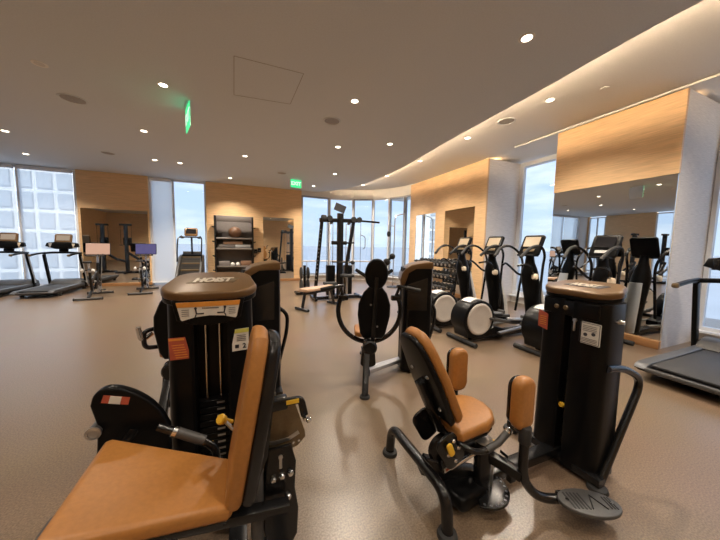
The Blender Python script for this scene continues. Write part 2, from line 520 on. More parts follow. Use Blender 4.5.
# right side: two piers clad in timber with window recesses between
def pier(tagname, y0, y1):
    b = B(); b.box(((RX+WX)/2+0.02, (y0+y1)/2, 1.85), (WX-RX, y1-y0-0.02, 3.70)); return struct(b, 'wall_right_pier_'+tagname, M_GRASS)
pier('near', 1.98, 3.72)
pier('far', 5.38, 8.90)
def panel_right(name, y0, y1, mirrors, ztop=3.70):
    """timber face at RX with openings for mirrors [(ya, yb, z0, z1)]"""
    b = B(); t = 0.05; x = RX-0.005
    ys = y0
    for ya, yb, z0, z1 in mirrors:
        if ya > ys+0.005: b.box((x, (ys+ya)/2, ztop/2), (t, ya-ys, ztop))
        b.box((x, (ya+yb)/2, (z1+ztop)/2), (t, yb-ya, ztop-z1))
        if z0 > 0.01: b.box((x, (ya+yb)/2, z0/2), (t, yb-ya, z0))
        ys = yb
    if y1 > ys+0.005: b.box((x, (ys+y1)/2, ztop/2), (t, y1-ys, ztop))
    return struct(b, name, M_OAK)
panel_right('wall_right_panel_near', 1.985, 3.715, [(1.99, 3.71, 0.12, 2.56)])
panel_right('wall_right_panel_far', 5.385, 8.895, [(5.75, 6.95, 0.12, 2.56), (7.40, 8.50, 0.12, 2.56)])
mirror('wall_mirror', (RX-0.012, 2.85, 1.34), (0.02, 1.71, 2.44), 'large mirror under the nearest timber panel behind the ellipticals')
mirror('wall_mirror', (RX-0.012, 6.35, 1.34), (0.02, 1.20, 2.44), 'nearer mirror above the dumbbell rack on the far timber pier')
mirror('wall_mirror', (RX-0.012, 7.95, 1.34), (0.02, 1.10, 2.44), 'farther mirror on the far timber pier next to the curved windows')
b = B(); b.box((RX-0.05, 2.85, 0.06), (0.06, 1.74, 0.12), bev=0.006); struct(b, 'baseboard_right', M_SKIRT)
b = B(); b.box((RX-0.05, 7.14, 0.06), (0.06, 3.5, 0.12), bev=0.006); struct(b, 'baseboard_right_far', M_SKIRT)
b = B(); b.box((-3.81, BY-0.025, 0.05), (1.80, 0.05, 0.10), bev=0.006); struct(b, 'baseboard_back', M_SKIRT)
b = B(); b.box((0.43, BY-0.025, 0.05), (3.36, 0.05, 0.10), bev=0.006); struct(b, 'baseboard_back_long', M_SKIRT)
# LED wash above the timber piers
for i, (y0, y1) in enumerate(((2.05, 3.66), (5.45, 8.8))):
    b = B(); b.box((RX+0.40, (y0+y1)/2, 3.706), (0.02, y1-y0, 0.012)); 
    # the pier tops stop short of the raised ceiling: strip sits in the gap
    o = b.build('panel_wash_strip', M_LEDW)
    tag(o, ['warm light strip over the nearest timber pier', 'warm light strip over the far timber pier'][i], 'light strip')

# windows ---------------------------------------------------------------
NW = [0]
def window(p0, p1, z0, z1, mull=(), blind=None, fr=0.055, depth=0.09, frame=M_FRAME, sill=True, inside=-1, fabric=None):
    """window between plan points; mull = fractions of vertical bars; blind = [(f0, f1, zlow)]"""
    NW[0] += 1
    p0, p1 = Vector((*p0, 0)), Vector((*p1, 0))
    d = p1-p0; L = d.length; t = d.normalized(); n = Vector((-t.y, t.x, 0))*inside
    ang = math.atan2(t.y, t.x)
    def bx(b, f0, f1, za, zb, dep, off=0.0):
        c = p0+t*((f0+f1)/2*L)+n*off
        b.box((c.x, c.y, (za+zb)/2), ((f1-f0)*L, dep, zb-za), rot=(0, 0, ang))
    fl = fr/L
    b = B()
    bx(b, 0, fl, z0, z1, depth); bx(b, 1-fl, 1, z0, z1, depth)
    bx(b, fl, 1-fl, z1-fr, z1, depth); bx(b, fl, 1-fl, z0, z0+fr, depth)
    for m in mull: bx(b, m-fl*0.5, m+fl*0.5, z0+fr, z1-fr, depth)
    root = b.build('window_%d' % NW[0], frame); root['kind'] = 'structure'
    ed = [fl]+list(mull)+[1-fl]
    for i in range(len(ed)-1):
        g = B(); bx(g, ed[i]+(fl*0.5 if i else 0), ed[i+1]-(fl*0.5 if i < len(ed)-2 else 0), z0+fr, z1-fr, 0.012); g.build('pane', M_GLASS, root)
    if sill:
        g = B(); bx(g, 0, 1, z0-0.03, z0, depth+0.12, 0.05); g.build('sill', M_FRAME, root)
    for f0, f1, zl in (blind or ()):
        g = B(); bx(g, f0, f1, zl, z1-0.08, 0.004, 0.085); bl = g.build('roller_blind', fabric or M_BLIND, root)
        g = B(); bx(g, f0, f1, z1-0.10, z1-0.005, 0.05, 0.09); g.build('blind_cassette', M_FRAME, root)
        g = B(); bx(g, f0, f1, zl-0.03, zl, 0.02, 0.085); g.build('blind_rail', M_FRAME, root)
    return root
window((-8.6, BY+0.12), (-4.76, BY+0.12), 0.08, 3.58, mull=(0.38, 0.665), blind=[(0.02, 0.37, 0.1), (0.39, 0.655, 0.1), (0.675, 0.985, 0.1)])
window((-2.90, BY+0.12), (-1.25, BY+0.12), 0.10, 3.58, mull=(0.40,), blind=[(0.03, 0.39, 0.12)], fabric=M_BLIND_D)
for i in range(len(BAY)-1):
    window(BAY[i], BAY[i+1], 0.22, 3.42, fr=0.06, frame=M_FRAME if i in (1, 3) else M_FRAMED, inside=-1)
b = B()
for i in range(len(BAY)-1):
    (x0, y0), (x1, y1) = BAY[i], BAY[i+1]
    a, c = Vector((x0, y0, 0)), Vector((x1, y1, 0)); n = Vector((-(c-a).y, (c-a).x, 0)).normalized()*0.14
    for z0, z1 in ((3.42, TH+0.02), (0.0, 0.20)):
        b.loft([[(*(a.xy-n.xy*.4), z0), (*(a.xy+n.xy), z0), (*(a.xy+n.xy), z1), (*(a.xy-n.xy*.4), z1)], [(*(c.xy-n.xy*.4), z0), (*(c.xy+n.xy), z0), (*(c.xy+n.xy), z1), (*(c.xy-n.xy*.4), z1)]])
struct(b, 'wall_bay', M_WHITE)
# handrail that follows the curved glazing
hr = []
for i in range(5):
    (x0, y0), (x1, y1) = BAY[i], BAY[i+1]
    hr += [(x0, y0-0.22, 0.80)]
b = B(); b.tube(fillet(hr, 0.3), 0.02, seg=8)
rail = b.build('handrail', M_CREAM)
tag(rail, 'pale handrail running along the curved windows', 'handrail')
for x, y in ((2.3, 11.12), (3.3, 11.2), (4.3, 10.96), (5.0, 10.53)):
    b = B(); b.cyl((x, y, 0.0), (x, y, 0.80), 0.014, seg=8); b.cyl((x, y, 0), (x, y, 0.015), 0.04, seg=12); b.build('handrail_post', M_STEEL, rail)
window((WX-0.10, 5.38), (WX-0.10, 3.72), 0.20, 3.70, fr=0.11, inside=-1)
window((WX-0.10, 1.98), (WX-0.10, -1.2), 0.20, 3.70, mull=(0.5,), inside=-1)
wallbox('wall_right_low', WX-0.16, WX+0.1, 3.72, 5.38, 0, 0.17, M_WHITE)
wallbox('wall_right_low_near', WX-0.16, WX+0.1, -1.2, 1.98, 0, 0.17, M_WHITE)
wallbox('wall_right_end', RX, WX+0.1, FY, -1.2, 0, TH, M_GRASS)
window((LX-0.05, 5.9), (LX-0.05, 8.0), 0.1, 3.55, mull=(0.5,), inside=-1)
window((LX-0.05, 10.3), (LX-0.05, 11.2), 0.1, 3.55, mull=(0.5,), inside=-1)
b = B(); b.box((6.33, 0.4, 3.755), (1.22, 8.6, 0.03)); struct(b, 'ceiling_recess', M_TRAY)

# outside ---------------------------------------------------------------
b = B(); b.box((0, 15000, -140), (40000, 40000, 1)); sea = b.build('sea', M_SEA); sea['kind'] = 'structure'
def tower_block():
    t = thing('apartment_building', 'pale high-rise with a grid of large windows seen through the sheer blinds', 'building', (-24, 36, -60), 0.0)
    b = B(); b.box((2, 6, 50), (22, 12, 100)); b.build('wall', M_FACADE, t)
    proto = None
    for i in range(10):
        for k in range(10):
            x, z = -4.6+i*1.42, 54.0+k*1.86
            if proto is None:
                g = B(); g.box((0, 0, 0), (1.06, 0.3, 1.40)); proto = g.build('window', M_FACGL, t); o = proto
            else:
                o = proto.copy(); COL.objects.link(o); o.parent = t
            o.location = (x, -0.05, z)
tower_block()

# =================================================================== LAMPS
def make_downlight(x, y, z, label, watts, group, lit=True):
    t = thing('downlight', label, 'ceiling light', (x, y, z), 0, group)
    b = B(); b.lathe([(0.050, -0.002), (0.066, -0.006), (0.074, -0.004), (0.076, 0.0), (0.050, 0.0)], seg=24); b.build('trim_ring', M_TRAY, t)
    b = B(); b.cyl((0, 0, -0.0035), (0, 0, -0.001), 0.050, seg=20); b.build('lens', M_LAMP if lit else M_PALE, t)
    if lit:
        ld = bpy.data.lights.new('downlight_beam', 'SPOT')
        ld.energy = watts; ld.color = (1.0, 0.87, 0.72); ld.spot_size = math.radians(125); ld.spot_blend = 0.7; ld.shadow_soft_size = 0.06
        lo = bpy.data.objects.new('downlight_beam', ld); COL.objects.link(lo); lo.parent = t; lo.location = (0, 0, -0.03)
    return t
GREY = [
    (2.70, 2.16, 'large bright downlight in the grey ceiling nearest the cove edge'),
    (-1.00, 4.755, 'bright downlight in the grey ceiling left of the large exit sign'),
    (-1.78, 6.81, 'downlight just behind and below the large hanging exit sign'),
    (-4.38, 8.03, 'downlight above the leftmost treadmill at the picture edge'),
    (-5.06, 9.90, 'downlight close to the blinds above the two treadmills'),
    (1.55, 4.05, 'downlight beside the ceiling hatch towards the cove'),
    (1.92, 6.00, 'downlight behind the middle round speaker grille'),
    (0.04, 7.60, 'downlight midway between the two exit signs'),
    (-2.15, 9.02, 'left of the close pair of downlights before the back windows'),
    (-1.59, 9.04, 'right of the close pair of downlights before the back windows'),
    (-0.41, 10.31, 'downlight near the timber wall above the storage rack'),
    (2.86, 5.36, 'downlight in the grey ceiling by the middle of the cove'),
    (2.55, 8.24, 'downlight between small exit sign and curved cove edge'),
    (2.36, 10.23, 'last small downlight beside the curved window bay'),
]
for x, y, lb in GREY: make_downlight(x, y, CH, lb, LAMP_W*(1.45 if y > 8.9 else 1.0), 'downlights in the grey ceiling')
for x, y, lb in [
    (4.45, 3.08, 'brightest downlight in the raised pale ceiling nearest the viewer'),
    (4.42, 4.79, 'second downlight along the raised pale ceiling'),
    (4.44, 6.56, 'third downlight along the raised pale ceiling'),
    (4.40, 8.39, 'fourth downlight along the raised pale ceiling'),
    (4.23, 10.02, 'farthest downlight of the raised ceiling before the curved windows')]:
    make_downlight(x, y, TH, lb, TRAY_W, 'downlights in the raised ceiling')
# unseen grey-ceiling lamps added around the viewer to light near machines and reflections
for x, y in [(-1.2, 1.9), (0.9, 0.6), (-0.9, -1.0), (2.0, -1.6), (-3.6, 3.2), (-5.4, 5.6), (-7.2, 8.0), (-6.6, 2.2), (-4.4, 0.2), (-2.6, -2.2), (0.4, -2.6), (-6.0, -2.0)]:
    make_downlight(x, y, CH, 'added unseen downlight in the grey ceiling above the near end of the room', LAMP_W*(0.6 if abs(x) < 2.5 else 1.0), 'added downlights over the near end')
for y in (1.3, -0.6):
    make_downlight(4.45, y, TH, 'downlight in the raised ceiling above the near end of the room', TRAY_W, 'raised ceiling downlights over the near end')
make_downlight(-2.29, 4.85, CH, 'small unlit round fitting in the ceiling at upper left', 0, None, lit=False)

def grille(x, y, z, r, label):
    t = thing('speaker_grille', label, 'ceiling speaker', (x, y, z), 0, 'round ceiling grilles')
    b = B(); b.lathe([(r*0.84, -0.003), (r*0.92, -0.012), (r, -0.008), (r*1.02, 0), (r*0.84, 0)], seg=28); b.build('ring', M_CEIL, t)
    b = B(); b.lathe([(0.0, -0.008), (r*0.5, -0.007), (r*0.85, -0.004), (r*0.85, 0)], seg=28); b.build('mesh_cover', M_VENT, t)
grille(-2.385, 5.79, CH, 0.17, 'large round ceiling grille above the left side of the room')
grille(1.43, 4.83, CH, 0.15, 'round ceiling grille right of the square hatch')
grille(-3.06, 8.85, CH, 0.15, 'small far round ceiling grille before the left wall panel')
grille(1.07, 8.86, CH, 0.15, 'far round ceiling grille beside the small exit sign')
grille(4.47, 3.88, TH, 0.15, 'round ceiling grille in the raised pale ceiling')
t = thing('sprinkler_cover', 'tiny round sprinkler cover in the raised ceiling', 'sprinkler', (4.83, 2.55, TH))
b = B(); b.lathe([(0.0, -0.010), (0.05, -0.009), (0.055, 0)], seg=20); b.build('cover_plate', M_TRAY, t)
b = B()
hc = [(-0.08, 3.70), (-0.11, 4.62), (0.68, 4.545), (0.72, 3.70)]
for i in range(4):
    p, q = Vector((*hc[i], CH-0.001)), Vector((*hc[(i+1) % 4], CH-0.001))
    b.bar([p, q], 0.003, 0.007, bev=0.001)
o = b.build('ceiling_hatch', M_VENT); tag(o, 'square access hatch outline in the grey ceiling', 'access hatch')

def exit_sign(x, y, rz, w, h, label, back_plate):
    t = thing('exit_sign', label, 'exit sign', (x, y, CH), rz, 'green exit signs')
    b = B(); b.box((0, 0, -0.012), (0.26, 0.06, 0.024), bev=0.006); b.build('canopy', M_CEIL, t)
    b = B(); b.box((0, 0, -0.024-h/2), (w, 0.012, h), bev=0.004); b.build('lit_panel', M_EXIT, t)
    b = B(); b.box((0, -0.009 if not back_plate else -0.009, -0.024-h/2), (w+0.004, 0.006, h+0.004), bev=0.002); b.build('back_plate', M_CEIL, t)
    for s in (1,):
        b = B(); b.text('EXIT', h*0.62, (0, 0.0065*s, -0.024-h/2), (-s, 0, 0), (0, 0, 1), 0.001, bold=0.004)
        b.build('lettering', M_EXITW, t)
exit_sign(-0.79, 5.22, math.radians(106), 0.42, 0.36, 'large green exit sign hanging edge-on from the grey ceiling', True)
exit_sign(1.59, 9.43, math.radians(188), 0.36, 0.26, 'small green exit sign near the curved windows', False)

# =================================================================== MACHINE TOWERS
def frame_of(ox, oy, rz, oz=0.0):
    return Matrix.Translation((ox, oy, oz)) @ Matrix.Rotation(rz, 4, 'Z')

def weight_tower(t, M, h=1.17, w=0.42, d=0.30, style='thigh'):
    """selectorised tower: local frame has its front at y=0 facing -Y, body towards +Y"""
    z0 = 0.03
    hw = w/2
    notch = 0.072 if style == 'leg' else (0.022 if style == 'thigh' else 0.05)
    nd = 0.10
    def section(z):
        k = 1.0-0.05*(z/h)            # slight taper upwards
        W_, r = hw*k, 0.07
        pts = []
        # front edge from left to the notch, notch, right, then round the back
        xs = [(-W_+r*(1-math.cos(a)), r*(1-math.sin(a))) for a in [math.radians(v) for v in (0, 22, 45, 68, 90)]]
        pts += xs
        bow = -0.012
        pts += [(-notch-0.012, bow), (-notch, bow+0.006), (-notch, nd), (notch, nd), (notch, bow+0.006), (notch+0.012, bow)]
        pts += [(-x, y) for x, y in xs[::-1]]
        pts += [(W_, d-0.05), (W_-0.015, d-0.015), (W_-0.05, d), (-W_+0.05, d), (-W_+0.015, d-0.015), (-W_, d-0.05)]
        return [(x, y, z) for x, y in pts]
    b = B(M); b.loft([section(z) for z in (z0, 0.25, h*0.5, h*0.8, h-0.02)]); b.build('shroud', M_SATIN, t)
    # inside of the slot: stack of plates and two guide rods
    n = 14
    b = B(M)
    for i in range(n):
        zc = 0.16+i*0.036
        b.box((0, nd-0.03, zc), (notch*1.9, 0.05, 0.031), bev=0.003, seg=1)
    b.build('weight_stack', M_SATIN, t)
    b = B(M)
    for i in range(n):
        b.box((notch*0.45, nd-0.057, 0.16+i*0.036), (notch*0.5, 0.003, 0.009))
    b.build('weight_numbers', M_STEEL, t)
    for s in (-1, 1):
        b = B(M); b.cyl((s*notch*0.45, nd-0.028, 0.05), (s*notch*0.45, nd-0.028, h-0.10), 0.008, seg=10); b.build('guide_rod', M_CHROME, t)
    b = B(M); b.lathe([(0.002, -0.022), (0.014, -0.022), (0.019, -0.012), (0.012, 0.0), (0.006, 0.012), (0.005, 0.05)], o=(-notch*0.15, 0.02, 0.42), axis=(0, 1, 0), seg=14); b.build('selector_pin', M_YELLOW, t)
    # bridge over the slot
    if style == 'leg':
        b = B(M); b.prism([(-0.155, 0.075), (0.155, 0.075), (0.135, -0.02), (0.07, -0.045), (0, -0.052), (-0.07, -0.045), (-0.135, -0.02)], 0.022, o=(0, -0.006, h-0.075), ux=(1, 0, 0), uy=(0, 0, 1), bev=0.005)
        b.build('bridge', M_SATIN, t)
        b = B(M); b.prism([(-0.135, 0.068), (0.135, 0.068), (0.118, -0.012), (0.112, -0.018), (0.06, -0.004), (0, 0.001), (-0.06, -0.004), (-0.112, -0.018), (-0.118, -0.012)], 0.003, o=(0, -0.030, h-0.078), ux=(1, 0, 0), uy=(0, 0, 1))
        pl = b.build('instruction_placard', M_PAPER, t)
        b = B(M); b.prism([(-0.135, 0.068), (0.135, 0.068), (0.130, 0.045), (-0.130, 0.045)], 0.0015, o=(0, -0.0335, h-0.078), ux=(1, 0, 0), uy=(0, 0, 1)); b.build('placard_header', M_ORANGE, pl)
        b = B(M)       # two little figures of the drawing and a line of text
        y = -0.0342; zc = h-0.078
        for dx, fl in ((-0.035, 1), (0.045, -1)):
            b.bar([(dx-0.022*fl, y, zc+0.035), (dx-0.018*fl, y, zc+0.012), (dx+0.012*fl, y, zc+0.012)], 0.007, 0.002, bev=0.0005)
            b.bar([(dx-0.020*fl, y, zc+0.008), (dx-0.026*fl, y, zc-0.006)], 0.005, 0.002, bev=0.0005)
            b.cyl((dx-0.022*fl, y-0.001, zc+0.038), (dx-0.022*fl, y+0.001, zc+0.038), 0.006, seg=10)
        b.bar([(-0.03, y, zc+0.038), (0.04, y, zc+0.036)], 0.004, 0.002, bev=0.0005)
        for k in range(4):
            b.box((-0.098, y, zc+0.032-k*0.009), (0.03, 0.001, 0.002)); b.box((0.098, y, zc+0.032-k*0.009), (0.03, 0.001, 0.002))
        b.build('placard_drawing', M_INK, pl)
        b = B(M); b.box((-0.085, y, zc+0.056), (0.045, 0.001, 0.008)); b.box((0.055, y, zc+0.056), (0.10, 0.001, 0.008)); b.build('placard_title', M_PAPER, pl)
        b = B(M); b.prism([(-0.175, 0.055), (-0.108, 0.055), (-0.085, -0.05), (-0.170, -0.05)], 0.003, o=(0, -0.006, h-0.235), ux=(1, 0, 0), uy=(0, 0, 1)); w_ = b.build('warning_label', M_RED, t)
        b = B(M)
        for k in range(6): b.box((-0.137+0.003*k, -0.0105, h-0.215-k*0.012), (0.05, 0.001, 0.003))
        b.box((-0.142, -0.0105, h-0.188), (0.062, 0.001, 0.010)); b.build('label_text', M_ORANGE, w_)
        b = B(M); b.prism([(0.108, 0.06), (0.172, 0.065), (0.170, -0.048), (0.086, -0.052)], 0.003, o=(0, -0.006, h-0.225), ux=(1, 0, 0), uy=(0, 0, 1)); w_ = b.build('weight_label', M_PAPER, t)
        b = B(M); b.prism([(0.108, 0.06), (0.172, 0.065), (0.172, 0.045), (0.104, 0.040)], 0.001, o=(0, -0.0095, h-0.225), ux=(1, 0, 0), uy=(0, 0, 1)); b.build('label_band', M_LIME, w_)
        b = B(M); b.text('2', 0.034, (0.150, -0.0103, h-0.252), (1, 0, 0), (0, 0, 1), 0.0006, bold=0.001); b.box((0.116, -0.0103, h-0.252), (0.018, 0.001, 0.018))
        for k in range(4): b.box((0.137, -0.0103, h-0.196-k*0.009), (0.044, 0.001, 0.0025))
        b.build('label_text', M_INK, w_)
    elif style == 'thigh':
        b = B(M); b.box((0, 0.006, h-0.075), (w*0.80, 0.03, 0.10), bev=0.012); b.build('bridge', M_SATIN, t)
        for dx in (-0.045, 0.012):
            b = B(M); b.lathe([(0.0, 0.004), (0.012, 0.004), (0.016, 0.0), (0.016, -0.004)], o=(dx-0.03, -0.010, h-0.075), axis=(0, -1, 0), seg=16); b.build('badge', M_OLIVE, t)
        b = B(M); b.prism([(-0.195, 0.07), (-0.130, 0.045), (-0.130, -0.065), (-0.195, -0.05)], 0.003, o=(0.0, 0.0, h-0.19), ux=(1, 0, 0), uy=(0, 0, 1)); w_ = b.build('warning_label', M_RED, t)
        b = B(M)
        for k in range(5): b.box((-0.162, -0.0035, h-0.165-k*0.014), (0.045, 0.001, 0.004))
        b.build('label_text', M_ORANGE, w_)
        b = B(M); b.prism(rrect(0.115, 0.135, 0.004), 0.003, o=(0.125, -0.003, h-0.205), ux=(1, 0, 0), uy=(0, 0, 1)); w_ = b.build('weight_label', M_PAPER, t)
        b = B(M)
        for dx, dz in ((0.104, -0.215), (0.146, -0.205)): b.cyl((dx, -0.0075, h+dz), (dx, -0.006, h+dz), 0.011, seg=10)
        for k in range(4): b.box((0.125, -0.0072, h-0.160-k*0.010), (0.075, 0.001, 0.0025))
        for k in range(3): b.box((0.125, -0.0072, h-0.238-k*0.009), (0.085, 0.001, 0.0025))
        for e_ in (-1, 1): b.box((0.125+e_*0.052, -0.0072, h-0.205), (0.003, 0.001, 0.125)); b.box((0.125, -0.0072, h-0.205+e_*0.062), (0.105, 0.001, 0.003))
        b.build('label_text', M_INK, w_)
        b = B(M); b.cyl((0.045, 0.0, h-0.14), (0.045, -0.02, h-0.14), 0.011, seg=12); b.box((0.045, -0.016, h-0.175), (0.012, 0.012, 0.07), bev=0.004); b.build('latch', M_STEEL, t)
        b = B(M); b.cyl((hw*0.96, 0.10, h-0.12), (hw*0.96+0.035, 0.10, h-0.12), 0.013, seg=12); b.cyl((hw*0.96+0.02, 0.10, h-0.12), (hw*0.96+0.045, 0.10, h-0.12), 0.018, 0.012, seg=12); b.build('side_bolt', M_CHROME, t)
    # cap
    if style in ('leg', 'thigh'):
        cw, cd = w+0.03, d+0.03
        tilt = 0.17
        CM = M @ Matrix.Translation((0, 0.145, h+0.035)) @ Matrix.Rotation(tilt, 4, 'X')
        b = B(CM); b.prism([(x*(1.0-0.10*(y > 0)), y) for x, y in rrect(cw, cd, 0.12, 8)], 0.045, o=(0, 0, -0.012), bev=0.016, seg=4); cap = b.build('cap', M_CAP, t)
        b = B(CM); b.prism([(x*(1.0-0.10*(y > 0)), y) for x, y in rrect(cw*0.985, cd*0.985, 0.12, 8)], 0.03, o=(0, 0, -0.035), bev=0.008); b.build('cap_skirt', M_SATIN, t)
        b = B(CM)
        lw = 0.20 if style == 'leg' else 0.19
        b.prism([(-lw/2-0.015, -0.036), (lw/2-0.01, -0.036), (lw/2, -0.040), (lw/2+0.032, 0.032), (lw/2+0.02, 0.040), (-lw/2+0.02, 0.040)], 0.004, o=(0, 0.0, 0.0315), bev=0.001)
        b.build('logo_plate', M_INK if style == 'thigh' else M_OLIVE, t)
        b = B(CM); b.text('HOIST', 0.062 if style == 'leg' else 0.054, (0, 0.0, 0.0365), (1, 0, 0), (0, 1, 0), 0.0015, shear=0.25, bold=0.003, sy=1.55)
        b.build('logo_lettering', M_LETTER, t)
    else:      # cap that slopes down towards the front
        prof = [(-0.020, h-0.22), (-0.030, h-0.15), (-0.018, h-0.085), (0.02, h-0.025), (0.08, h+0.015), (0.16, h+0.035), (d-0.04, h+0.055), (d-0.005, h+0.05), (d, h+0.02), (d, h-0.02), (0.14, h-0.03), (0.06, h-0.08), (0.02, h-0.20)]
        b = B(M); b.prism(prof, w*0.96, o=(-w*0.48, 0, 0), ux=(0, 1, 0), uy=(0, 0, 1), bev=0.012); b.build('cap', M_CAP, t)
        b = B(M); b.prism(rrect(0.10, 0.13, 0.02), 0.004, o=(0.0, -0.028, h-0.24), ux=(1, 0, 0), uy=(0, 0, 1)); b.build('instruction_placard', M_PAPER, t)
        b = B(M)
        b.prism([(0.05, 0.10), (d-0.06, 0.10), (d-0.06, h-0.12), (0.05, h-0.20)], 0.006, o=(-hw*0.97, 0, 0), ux=(0, 1, 0), uy=(0, 0, 1), bev=0.002)
        b.prism([(0.05, 0.10), (d-0.06, 0.10), (d-0.06, h-0.12), (0.05, h-0.20)], -0.006, o=(hw*0.97, 0, 0), ux=(0, 1, 0), uy=(0, 0, 1), bev=0.002)
        b.build('side_panel', M_BLACK, t)

def foot_disc(b, x, y, r=0.05):
    b.lathe([(r*0.98, 0.0), (r, 0.006), (r*0.9, 0.022), (r*0.45, 0.030), (0.0, 0.030)], o=(x, y, 0), seg=20)

def oval(w0, w1, h, n=10):
    """rounded pad outline, bottom width w0, top width w1"""
    pts = []
    for k in range(n+1):
        a = PI*k/n; pts.append((w1/2*math.cos(a), h/2-w1*0.35+w1*0.35*math.sin(a)))
    for k in range(n+1):
        a = PI+PI*k/n; pts.append((w0/2*math.cos(a), -h/2+w0*0.25+w0*0.25*math.sin(a)))
    return pts

# =================================================================== STRENGTH MACHINES
def leg_machine():
    t = thing('leg_extension_machine', 'tan-seated leg machine in the foreground with placard on its black tower', 'exercise machine', (-0.16, 1.2, 0), 0)
    ox, oy = -0.16, 1.2
    M = Matrix.Translation((-ox, -oy, 0))            # parts below are written in room coordinates
    T = M @ frame_of(-0.16, 1.50, 0)
    weight_tower(t, T, h=1.185, w=0.40, d=0.34, style='leg')
    # seat: wider towards its raised front (-X)
    out = [(-0.565, 0.955), (-0.565, 1.375), (-0.545, 1.392), (-0.075, 1.235), (-0.062, 1.22), (-0.062, 1.005), (-0.075, 0.99), (-0.545, 0.935)]
    SM = M @ Matrix.Translation((-0.06, 0, 0.470)) @ Matrix.Rotation(math.radians(13), 4, 'Y') @ Matrix.Translation((0.06, 0, 0))
    out = out[::-1]
    b = B(SM); b.prism(out, 0.062, bev=0.022, seg=4); b.build('seat', M_TAN, t)
    b = B(SM); b.prism([(x*0.97-0.01, 1.13+(y-1.13)*0.9) for x, y in out], 0.022, o=(0, 0, -0.023), bev=0.004); b.build('seat_pan', M_BLACK, t)
    # backrest: leans back towards +X; local: u across (Y), v up the pad
    c = Vector((-0.005, 1.13, 0.80)); v = Vector((0.175, 0, 0.98)).normalized(); u = Vector((0, -1, 0)); n_ = u.cross(v)
    ob = [(-0.135, -0.295), (0.135, -0.295), (0.145, -0.27), (0.142, 0.10), (0.115, 0.27), (0.085, 0.315), (0.0, 0.33), (-0.085, 0.315), (-0.115, 0.27), (-0.142, 0.10), (-0.145, -0.27)]
    b = B(M); b.prism(ob, 0.058, o=c-n_*0.03, ux=u, uy=v, bev=0.022, seg=4); b.build('backrest', M_TAN, t)
    if n_.x > 0: sgn = 1
    else: sgn = -1
    # black shell on the +X side
    off = Vector((1, 0, -0.17)).normalized()
    b = B(M); b.prism([(x*0.97, y*0.97-0.005) for x, y in ob], 0.05, o=c+off*0.028-n_*(0.05 if sgn < 0 else 0)*0 + (Vector((0, 0, 0)) if sgn > 0 else off*0.05), ux=u, uy=v, bev=0.020, seg=3); b.build('backrest_shell', M_BLACK, t)
    # carriage behind the backrest
    b = B(M)
    b.bar([(0.085, 1.13, 0.92), (0.05, 1.13, 0.60), (-0.02, 1.13, 0.42)], 0.05, 0.05)
    b.build('backrest_upright', M_BLACK, t)
    MQ = M @ Matrix.Translation((0.004, 0, -0.045))
    b = B(MQ); b.box((0.10, 1.13, 0.845), (0.10, 0.05, 0.05), bev=0.01); b.bar(fillet([(0.09, 1.10, 0.86), (0.20, 1.10, 0.86), (0.215, 1.10, 0.79)], 0.02), 0.03, 0.022); b.build('adjuster_bracket', M_BLACK, t)
    b = B(MQ); b.box((0.165, 1.088, 0.862), (0.05, 0.004, 0.016)); b.build('adjuster_label', M_YELLOW, t)
    b = B(MQ); b.cyl((0.212, 1.12, 0.785), (0.212, 1.07, 0.785), 0.008, seg=10); b.ball((0.225, 1.065, 0.785), 0.011); b.build('adjuster_pin', M_CHROME, t)
    # bronze quadrant plate with numbers
    q = [(0.035, 0.665), (0.06, 0.815), (0.10, 0.835), (0.19, 0.80), (0.232, 0.665), (0.235, 0.635), (0.20, 0.60), (0.12, 0.585), (0.05, 0.61)]
    b = B(MQ); b.prism(q[::-1], 0.012, o=(0, 1.19, 0), ux=(1, 0, 0), uy=(0, 0, 1), bev=0.002); qp = b.build('range_quadrant', M_OLIVE, t)
    b = B(MQ); b.bar([(0.045, 1.176, 0.655), (0.10, 1.176, 0.640), (0.16, 1.176, 0.645), (0.205, 1.176, 0.665)], 0.018, 0.002, bev=0.0005); b.build('number_scale', M_STEEL, qp)
    b = B(MQ)
    for k in range(7): b.cyl((0.055+k*0.025, 1.174, 0.625-0.010*math.sin(k/6*PI)), (0.055+k*0.025, 1.18, 0.625-0.010*math.sin(k/6*PI)), 0.0055, seg=8)
    b.build('pin_holes', M_CHROME, qp)
    # rear drop links and pivots
    for y, nm in ((1.15, 'drop_link'), (1.24, 'drop_link')):
        b = B(M); b.prism([(0.075, 0.60), (0.17, 0.60), (0.19, 0.52), (0.185, 0.40), (0.20, 0.30), (0.195, 0.18), (0.15, 0.10), (0.08, 0.12), (0.055, 0.25), (0.06, 0.42)][::-1], 0.018, o=(0, y, 0), ux=(1, 0, 0), uy=(0, 0, 1), bev=0.005); b.build(nm, M_BLACK, t)
    for x, z in ((0.095, 0.47), (0.13, 0.475), (0.165, 0.48), (0.155, 0.375), (0.10, 0.36)):
        b = B(M); b.lathe([(0.013, 0.0), (0.013, 0.012), (0.009, 0.017), (0, 0.018)], o=(x, 1.132, z), axis=(0, -1, 0), seg=12); b.build('bolt', M_CHROME, t)
    b = B(M); b.cyl((0.125, 1.14, 0.56), (0.125, 1.125, 0.56), 0.009, seg=10); b.box((0.125, 1.128, 0.535), (0.012, 0.008, 0.05), bev=0.003); b.build('link_lever', M_STEEL, t)
    b = B(M); b.prism(rrect(0.10, 0.14, 0.045), 0.05, o=(0.045, 1.34, 0.56), ux=(1, 0, 0), uy=(0, 0, 1), bev=0.01); b.build('pivot_cover', M_OLIVE, t)
    # carriage tubes to the links
    for y in (1.08, 1.20):
        b = B(M); b.bar(fillet([(-0.30, y, 0.44), (-0.02, y, 0.40), (0.15, y, 0.38)], 0.06), 0.04, 0.05); b.build('carriage_tube', M_BLACK, t)
